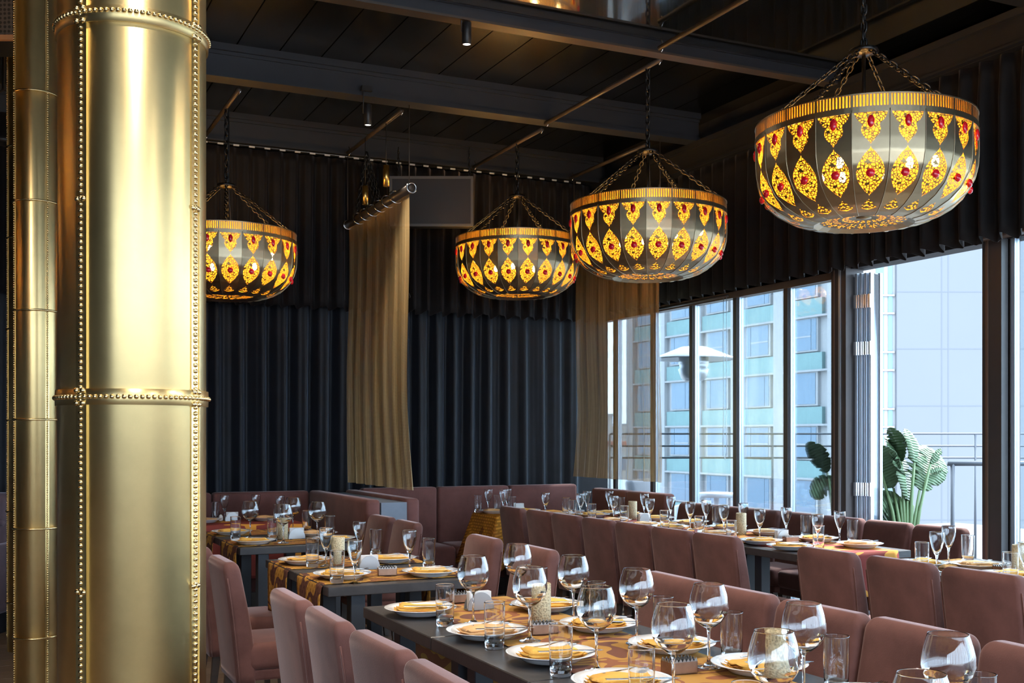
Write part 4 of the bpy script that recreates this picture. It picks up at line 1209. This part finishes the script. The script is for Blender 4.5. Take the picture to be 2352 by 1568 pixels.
goblet_me = glass_mesh('goblet', [(0, 0), (.031, 0), (.0325, .0015), (.031, .003), (.014, .006), (.006, .014), (.0045, .03), (.0050, .065), (.0085, .084), (.017, .100), (.027, .125), (.0345, .152), (.0372, .177), (.0370, .198), (.0367, .2035), (.0365, .2047), (.0360, .2053)],
    [(0, .089), (.006, .091), (.0145, .1025), (.0250, .1265), (.0330, .153), (.0359, .177), (.0357, .198), (.0355, .2035), (.0354, .2048)], 28)
tumbler_me = glass_mesh('tumbler', [(0, 0), (.024, 0), (.027, 0), (.0298, .002), (.0308, .006), (.0325, .02), (.0345, .08), (.0350, .1500), (.0350, .1522), (.0346, .1530)],
    [(0, .019), (.020, .0192), (.025, .021), (.0288, .026), (.0310, .04), (.0332, .08), (.0338, .1500), (.0338, .1524)], 28)
plate_bm = bmesh.new(); RP = .142
lathe_bm(plate_bm, [(0, 0), (.085, 0), (.09, .0015), (.105, .012), (.118, .019), (RP-.002, .0262), (RP, .0275), (RP-.002, .0285), (.117, .0235), (.103, .0165), (.092, .0075), (.083, .005), (0, .005)], 48)
bmesh.ops.recalc_face_normals(plate_bm, faces=plate_bm.faces)
plate_me = bpy.data.meshes.new('plate'); plate_bm.to_mesh(plate_me); plate_bm.free(); plate_me.materials.append(M['porcelain'])
for p in plate_me.polygons: p.use_smooth = True
def napkin_mesh(seed):
    rr = random.Random(seed); bm = bmesh.new()
    L, W = .100, .045
    PP = [(0, .005), (.083, .005), (.092, .0075), (.103, .0165), (.117, .0235), (.14, .0285), (.3, .03)]
    def pz_(r):
        for (r0, z0), (r1, z1) in zip(PP[:-1], PP[1:]):
            if r <= r1: return z0+(z1-z0)*(r-r0)/(r1-r0)
        return .03
    # folded cloth: three stacked soft layers with uneven ends
    for lay in range(3):
        zl = .0012 + lay*.0098; l = L - lay*.006 + rr.uniform(-.004, .004); w = W - lay*.002; ph = rr.uniform(0, 6)
        nx, ny = 12, 6; top, bot = [], []
        for i in range(nx+1):
            for j in range(ny+1):
                x = -l + 2*l*i/nx + rr.uniform(-.001, .001); y = -w + 2*w*j/ny
                y += .006*sin(i*.5+ph)*(lay+1)*.4
                z0 = zl + pz_(math.hypot(x, y))*(1 if lay == 0 else .8 + .2*(lay == 0)) + (0 if lay == 0 else .002)
                ed = min(1, min(i, nx-i)*.9+.15) * min(1, min(j, ny-j)*.9+.1)
                zz = z0 + .0095*ed + .0018*sin(i*.9+ph)*sin(j*1.3+ph) + .002*lay*sin(i*.45+ph)
                top.append(bm.verts.new((x, y, zz))); bot.append(bm.verts.new((x*.99, y*.98, z0)))
        n1 = ny+1
        for i in range(nx):
            for j in range(ny):
                a = i*n1+j
                bm.faces.new((top[a], top[a+n1], top[a+n1+1], top[a+1])); bm.faces.new((bot[a], bot[a+1], bot[a+n1+1], bot[a+n1]))
        edge = [i*n1 for i in range(nx+1)] + [nx*n1+j for j in range(1, n1)] + [i*n1+ny for i in range(nx-1, -1, -1)] + [j for j in range(ny-1, 0, -1)]
        for a, b_ in zip(edge, edge[1:]+edge[:1]): bm.faces.new((top[a], bot[a], bot[b_], top[b_]))
    bmesh.ops.recalc_face_normals(bm, faces=bm.faces)
    me = bpy.data.meshes.new('napkin'); bm.to_mesh(me); bm.free()
    for p in me.polygons: p.use_smooth = True
    return me
napkin_mes = [napkin_mesh(s) for s in range(4)]
for k, me in enumerate(napkin_mes): me.materials.append(M['napkin_pale' if k == 3 else 'napkin'])
def cutlery(kind):
    bm = bmesh.new()
    def blade(pts, t=.0016):
        prev = None
        for x, w, z in pts:
            v = [bm.verts.new((x, s*w, z+q)) for s in (-1, 1) for q in (0, t)]
            if prev:
                for a, b_ in ((0, 1), (1, 3), (3, 2), (2, 0)): bm.faces.new((prev[a], prev[b_], v[b_], v[a]))
            else: bm.faces.new((v[0], v[1], v[3], v[2]))
            prev = v
        bm.faces.new((prev[0], prev[2], prev[3], prev[1]))
    if kind == 'fork':
        blade([(-.095, .005, .001), (-.05, .0055, .002), (0, .0032, .006), (.025, .003, .006), (.04, .009, .003), (.052, .0115, .001)])
        for q in range(4):
            y = -.0092+q*.0061; n0 = len(bm.verts)
            bm.verts.ensure_lookup_table()
            blade([(.052, .0018, .001), (.075, .0016, 0), (.095, .0008, .004)])
            bm.verts.ensure_lookup_table()
            for v in list(bm.verts)[n0:]: v.co.y += y
    else:
        blade([(-.105, .0075, .001), (-.06, .0075, .001), (-.01, .0055, .002), (0, .006, .002), (.06, .0095, .001), (.095, .008, .001), (.112, .001, .001)])
    bmesh.ops.recalc_face_normals(bm, faces=bm.faces)
    me = bpy.data.meshes.new(kind); bm.to_mesh(me); bm.free(); me.materials.append(M['chrome']); return me
fork_me, knife_me = cutlery('fork'), cutlery('knife')
placed = {k: [] for k in AREA}
def fit(px, py, zref, key, rad, marg=.0):
    """ray through the pixel met at height zref, slid along the ray into the table's area"""
    x0, x1, y0, y1 = AREA[key]; x0 += marg; x1 -= marg; y0 += marg; y1 -= marg
    d = depth(py, zref); r = ray(px)
    lo = max(x0/r[0], y0/r[1]); hi = min(x1/r[0], y1/r[1])
    if lo < hi: d = min(max(d, lo), hi); x, y = r[0]*d, r[1]*d
    else: x, y = r[0]*d, r[1]*d
    x = min(max(x, x0), x1); y = min(max(y, y0), y1)
    return x, y
items = []           # (kind, key, x, y, r)
def want(kind, key, px, py, zref, rad, marg): items.append([kind, key, *fit(px, py, zref, key, rad, marg), rad])
def plates(key, pts):
    for p in pts: want('plate', key, p[0], p[1], .775, RP, .135)
def gl(kind, key, H_, rad, pts, m=.045):
    for p in pts: want(kind, key, p[0], p[1], ZTAB + H_, rad, m)
plates('T3', [(966, 1398), (1119, 1450), (1266, 1501), (1432, 1567), (1254, 1388), (1375, 1432), (1541, 1478), (1740, 1527), (1985, 1600), (1640, 1660)])
plates('T2', [(703, 1287), (784, 1320), (897, 1282), (988, 1312)])
plates('T1', [(532, 1226), (584, 1245), (725, 1225), (795, 1236)])
plates('T0', [(478, 1184), (612, 1184)])
plates('R0', [(1084, 1169), (1150, 1172)])
plates('R3', [(1262, 1164), (1303, 1172), (1350, 1178), (1418, 1178), (1511, 1188), (1586, 1197), (1671, 1210), (1756, 1221), (1876, 1236), (1975, 1249), (1403, 1194), (1471, 1203), (1543, 1210), (1640, 1225), (1734, 1241), (1824, 1256)])
plates('R4', [(2238, 1297), (2120, 1301), (2312, 1327)])
BH, GH, TH_ = .25, .205, .153
gl('balloon_glass', 'T3', BH, .05, [(1087, 1280), (1189, 1252), (1217, 1306), (1317, 1279), (1465, 1310), (1370, 1351), (1547, 1392), (1633, 1345), (1846, 1389), (1776, 1454), (2178, 1461), (2117, 1553)])
gl('balloon_glass', 'T1', BH, .05, [(575, 1151), (673, 1144), (729, 1154), (651, 1160)])
gl('tumbler', 'T3', TH_, .036, [(1022, 1342), (1134, 1380), (1288, 1431), (1464, 1480), (1371, 1337), (1525, 1371), (1703, 1413), (1934, 1465), (1684, 1554), (2253, 1547), (1239, 1303)], .04)
gl('tumbler', 'T2', TH_, .036, [(707, 1234), (780, 1262), (863, 1217), (985, 1238)], .04)
gl('goblet', 'T2', GH, .036, [(749, 1214), (815, 1240), (826, 1200), (941, 1220)], .04)
gl('tumbler', 'T1', TH_, .036, [(541, 1186), (619, 1192), (705, 1174), (758, 1186)], .04)
gl('goblet', 'T0', GH, .036, [(512, 1135), (601, 1135), (625, 1139)], .04)
gl('tumbler', 'T0', TH_, .036, [(498, 1147), (650, 1151), (638, 1160)], .04)
gl('goblet', 'R0', GH, .036, [(1070, 1118), (1125, 1123), (1168, 1118)], .04)
gl('tumbler', 'R0', TH_, .036, [(1057, 1130), (1105, 1136), (1140, 1140)], .04)
gl('goblet', 'R3', GH, .036, [(1229, 1117), (1266, 1120), (1341, 1134), (1394, 1127), (1408, 1141), (1462, 1133), (1492, 1147), (1536, 1140), (1568, 1154), (1622, 1150), (1662, 1162), (1707, 1157), (1745, 1171), (1806, 1167), (1878, 1183), (1925, 1174)], .04)
gl('tumbler', 'R3', TH_, .036, [(1248, 1127), (1288, 1131), (1316, 1149), (1382, 1157), (1422, 1139), (1460, 1164), (1532, 1172), (1630, 1183), (1646, 1162), (1715, 1195), (1850, 1181), (1839, 1207), (1958, 1190)], .04)
gl('goblet', 'R4', GH, .036, [(2144, 1221), (2179, 1210), (2343, 1244)], .04)
gl('tumbler', 'R4', TH_, .036, [(2096, 1247), (2223, 1231), (2307, 1271)], .04)
for key, pts in {'T3': [(1243, 1436), (1765, 1563)], 'T2': [(776, 1300)], 'T1': [(661, 1239)], 'R3': [(1453, 1194), (1722, 1229)], 'R4': [(2338, 1322)]}.items():
    for p in pts: want('candle_holder', key, p[0], p[1], ZTAB, .037, .05)
for key, pts in {'T3': [(1100, 1402)], 'T2': [(847, 1306)], 'T1': [(679, 1238)], 'T0': [(520, 1189)], 'R0': [(1182, 1161)], 'R3': [(1480, 1201), (1796, 1244)]}.items():
    for p in pts: want('napkin_holder', key, p[0], p[1], ZTAB, .055, .07)
for key, pts in {'T3': [(1246, 1458), (1053, 1386), (1560, 1548)], 'T2': [(889, 1323)], 'R3': [(1214, 1167), (1434, 1192), (1598, 1213), (1815, 1247)], 'R4': [(2304, 1318)]}.items():
    for p in pts: want('spice_tray', key, p[0], p[1], ZTAB, .048, .06)
want('salt_shaker', 'T0', 516, 1192, ZTAB, .02, .03); want('salt_shaker', 'T0', 504, 1190, ZTAB, .02, .03)
# let crowded pieces ease apart (small things give way to plates)
def weight(k): return {'plate': 1.0, 'napkin_holder': 2, 'spice_tray': 2}.get(k, 3)
for it in range(160):
    for key in AREA:
        L_ = [q for q in items if q[1] == key]
        for a in range(len(L_)):
            for b_ in range(a+1, len(L_)):
                A, B = L_[a], L_[b_]
                dx, dy = B[2]-A[2], B[3]-A[3]; dd = math.hypot(dx, dy) or 1e-4
                ra_, rb_ = A[4], B[4]
                # a foot may stand under the raised lip of a plate, a bowl may overhang one
                need = ra_+rb_+.003
                if 'plate' in (A[0], B[0]) and A[0] != B[0]: need = {'balloon_glass': .149, 'goblet': .147}.get(B[0] if A[0] == 'plate' else A[0], RP + .003 + (rb_ if A[0] == 'plate' else ra_))
                if dd < need:
                    m_ = (need-dd)*.5; wa, wb = weight(A[0]), weight(B[0]); s = wa+wb
                    ux, uy = dx/dd, dy/dd
                    A[2] -= ux*m_*wa/s; A[3] -= uy*m_*wa/s; B[2] += ux*m_*wb/s; B[3] += uy*m_*wb/s
        x0, x1, y0, y1 = AREA[key]
        for q in L_:
            mg = {'plate': .128}.get(q[0], .035)
            q[2] = min(max(q[2], x0+mg), x1-mg); q[3] = min(max(q[3], y0+mg), y1-mg)
# candle holder, napkin holder, spice tray prototypes
def candle_proto():
    o = empty('candle_holder')
    lathe('cup', [(0, 0), (.034, 0), (.036, .003), (.036, .147), (.034, .15), (.0315, .149), (.031, .10), (0, .10)], 'candle_stone', o, 32)
    lathe('candle', [(0, .101), (.0295, .101), (.029, .118), (0, .116)], 'paper', o, 20)
    return o
def holder_proto():
    o = empty('napkin_holder')
    for y in (-.02, .02):
        bm = bmesh.new(); n = 18; F_, Bk = [], []
        for k in range(n+1):
            a = pi*k/n
            F_.append(bm.verts.new((.056*cos(a), y-.0012, .004+.066*sin(a)))); Bk.append(bm.verts.new((.056*cos(a), y+.0012, .004+.066*sin(a))))
        bm.faces.new(F_); bm.faces.new(Bk)
        for k in range(n): bm.faces.new((F_[k], F_[k+1], Bk[k+1], Bk[k]))
        bm.faces.new((F_[0], F_[-1], Bk[-1], Bk[0])) 
        from_bm('side_plate', bm, 'brushed_steel', o)
    box('base', (-.056, .056, -.023, .023, 0, .004), 'brushed_steel', o)
    for k in range(5):
        pn = box('paper_napkin', (-.047, .047, -.0155+k*.0064, -.0155+k*.0064+.0045, .0042, .072-(k % 2)*.003), 'paper', o); pn.rotation_euler = (0, 0, 0)
    return o
def tray_proto():
    o = empty('spice_tray')
    bm = bmesh.new(); W_, D_, H_ = .046, .028, .034
    bx(bm, -W_, W_, -D_, D_, 0, .003)
    for (x0, x1, y0, y1) in ((-W_, W_, -D_, -D_+.002), (-W_, W_, D_-.002, D_), (-W_, -W_+.002, -D_, D_), (W_-.002, W_, -D_, D_)): bx(bm, x0, x1, y0, y1, 0, H_)
    from_bm('box', bm, 'copper_box', o)
    bm = bmesh.new()
    def zig(p0, p1, n, nrm):
        p0, p1 = Vector(p0), Vector(p1); d = (p1-p0)/n
        for k in range(n):
            a, b_ = p0+d*k, p0+d*(k+1); c = (a+b_)/2 + Vector((0, 0, .010))
            q = [bm.verts.new(v+nrm*s) for s in (-.001, .001) for v in (a, b_, c)]
            bm.faces.new(q[:3]); bm.faces.new(q[3:])
            for i_, j_ in ((0, 1), (1, 2), (2, 0)): bm.faces.new((q[i_], q[j_], q[j_+3], q[i_+3]))
    for s in (-1, 1):
        zig((-W_, s*(D_-.001), H_), (W_, s*(D_-.001), H_), 7, Vector((0, 1, 0))); zig((s*(W_-.001), -D_, H_), (s*(W_-.001), D_, H_), 4, Vector((1, 0, 0)))
    from_bm('zigzag_rim', bm, 'brushed_steel', o)
    bm = bmesh.new()
    for i_ in range(6):
        for j_ in range(3): bmesh.ops.create_icosphere(bm, subdivisions=1, radius=.0075, matrix=Matrix.Translation((-.036+i_*.0144, -.016+j_*.016, H_+.001)))
    from_bm('filling', bm, 'chain_black', o, True)['kind'] = 'stuff'
    bx_ = bmesh.new(); bx(bx_, -W_+.002, W_-.002, -D_+.002, D_-.002, .003, H_-.004); from_bm('insert', bx_, 'black_plastic', o)
    return o
def shaker_proto():
    o = empty('salt_shaker')
    lathe('body', [(0, 0), (.017, 0), (.019, .01), (.017, .035), (.012, .045), (0, .047)], 'porcelain', o, 20)
    lathe('cap', [(.0105, .0455), (.011, .0455), (.011, .052), (.006, .056), (0, .057)], 'chrome', o, 16)
    return o
protos, used = {'candle_holder': candle_proto(), 'napkin_holder': holder_proto(), 'spice_tray': tray_proto(), 'salt_shaker': shaker_proto()}, set()
what = {'candle_holder': ('pale stippled candle holder', 'candle holder'), 'napkin_holder': ('half-round steel napkin holder', 'napkin holder'),
        'spice_tray': ('zigzag-rimmed copper tray', 'tray'), 'salt_shaker': ('white steel-capped shaker', 'shaker'),
        'balloon_glass': ('balloon wine glass', 'wine glass'), 'goblet': ('tulip wine goblet', 'wine glass'), 'tumbler': ('straight water tumbler', 'tumbler'), 'plate': ('white wide-rimmed plate', 'plate')}
gme = {'balloon_glass': balloon_me, 'goblet': goblet_me, 'tumbler': tumbler_me}
rn = random.Random(21)
for kind, key, x, y, rad in sorted(items, key=lambda q: -q[3]):
    z = ztop(x, y, RUN[key]); lb = lab_of(what[kind][0], key, x); cat = what[kind][1]; grp = what[kind][0] + ' set on ' + DESC[key]
    if kind == 'plate':
        zz = z if key in ('T0', 'R0') else max(z, ztop(x-.08, y, RUN[key]), ztop(x+.08, y, RUN[key]), ztop(x, y-.08, RUN[key]), ztop(x, y+.08, RUN[key]))
        o = link('dinner_plate', plate_me, None); o.location = (x, y, zz); tag(o, lb, cat, grp)
        pale = rn.random() < .3; me = napkin_mes[3] if pale else napkin_mes[rn.randrange(3)]
        ang = rn.uniform(-.5, .1) + (0 if key[0] == 'T' else -.2)
        nk = link('cloth_napkin', me, None); nk.location = (x, y, zz); nk.rotation_euler = (0, 0, ang)
        tag(nk, lab_of(('peach' if pale else 'yellow') + ' folded napkin', key, x), 'napkin', 'napkins on ' + DESC[key])
        if key in ('T0', 'T1', 'R0') : continue
        a2 = ang + rn.uniform(.25, .6)
        for kk, me2, off in (('fork', fork_me, .052), ('knife', knife_me, -.056)):
            c = link(kk, me2, None); aa = a2 if kk == 'fork' else ang - .1
            # rests across the raised rim of the plate
            c.location = (x + .042 - sin(ang)*off, y + cos(ang)*off, zz + .0330)
            c.rotation_euler = (0, .04, aa*.6); tag(c, lab_of('steel ' + kk, key, x), kk, kk + ' set on ' + DESC[key])
    elif kind in gme:
        o = link({'balloon_glass': 'balloon_wine_glass', 'goblet': 'wine_goblet', 'tumbler': 'water_tumbler'}[kind], gme[kind], None)
        o.location = (x, y, z); o.rotation_euler = (0, 0, rn.uniform(0, 6)); tag(o, lb, cat, grp)
    else:
        o = protos[kind] if kind not in used else copy_tree(protos[kind]); used.add(kind)
        o.location = (x, y, z); o.rotation_euler = (0, 0, rn.uniform(-.25, .1) if kind != 'candle_holder' else 0); tag(o, lb, cat, grp)
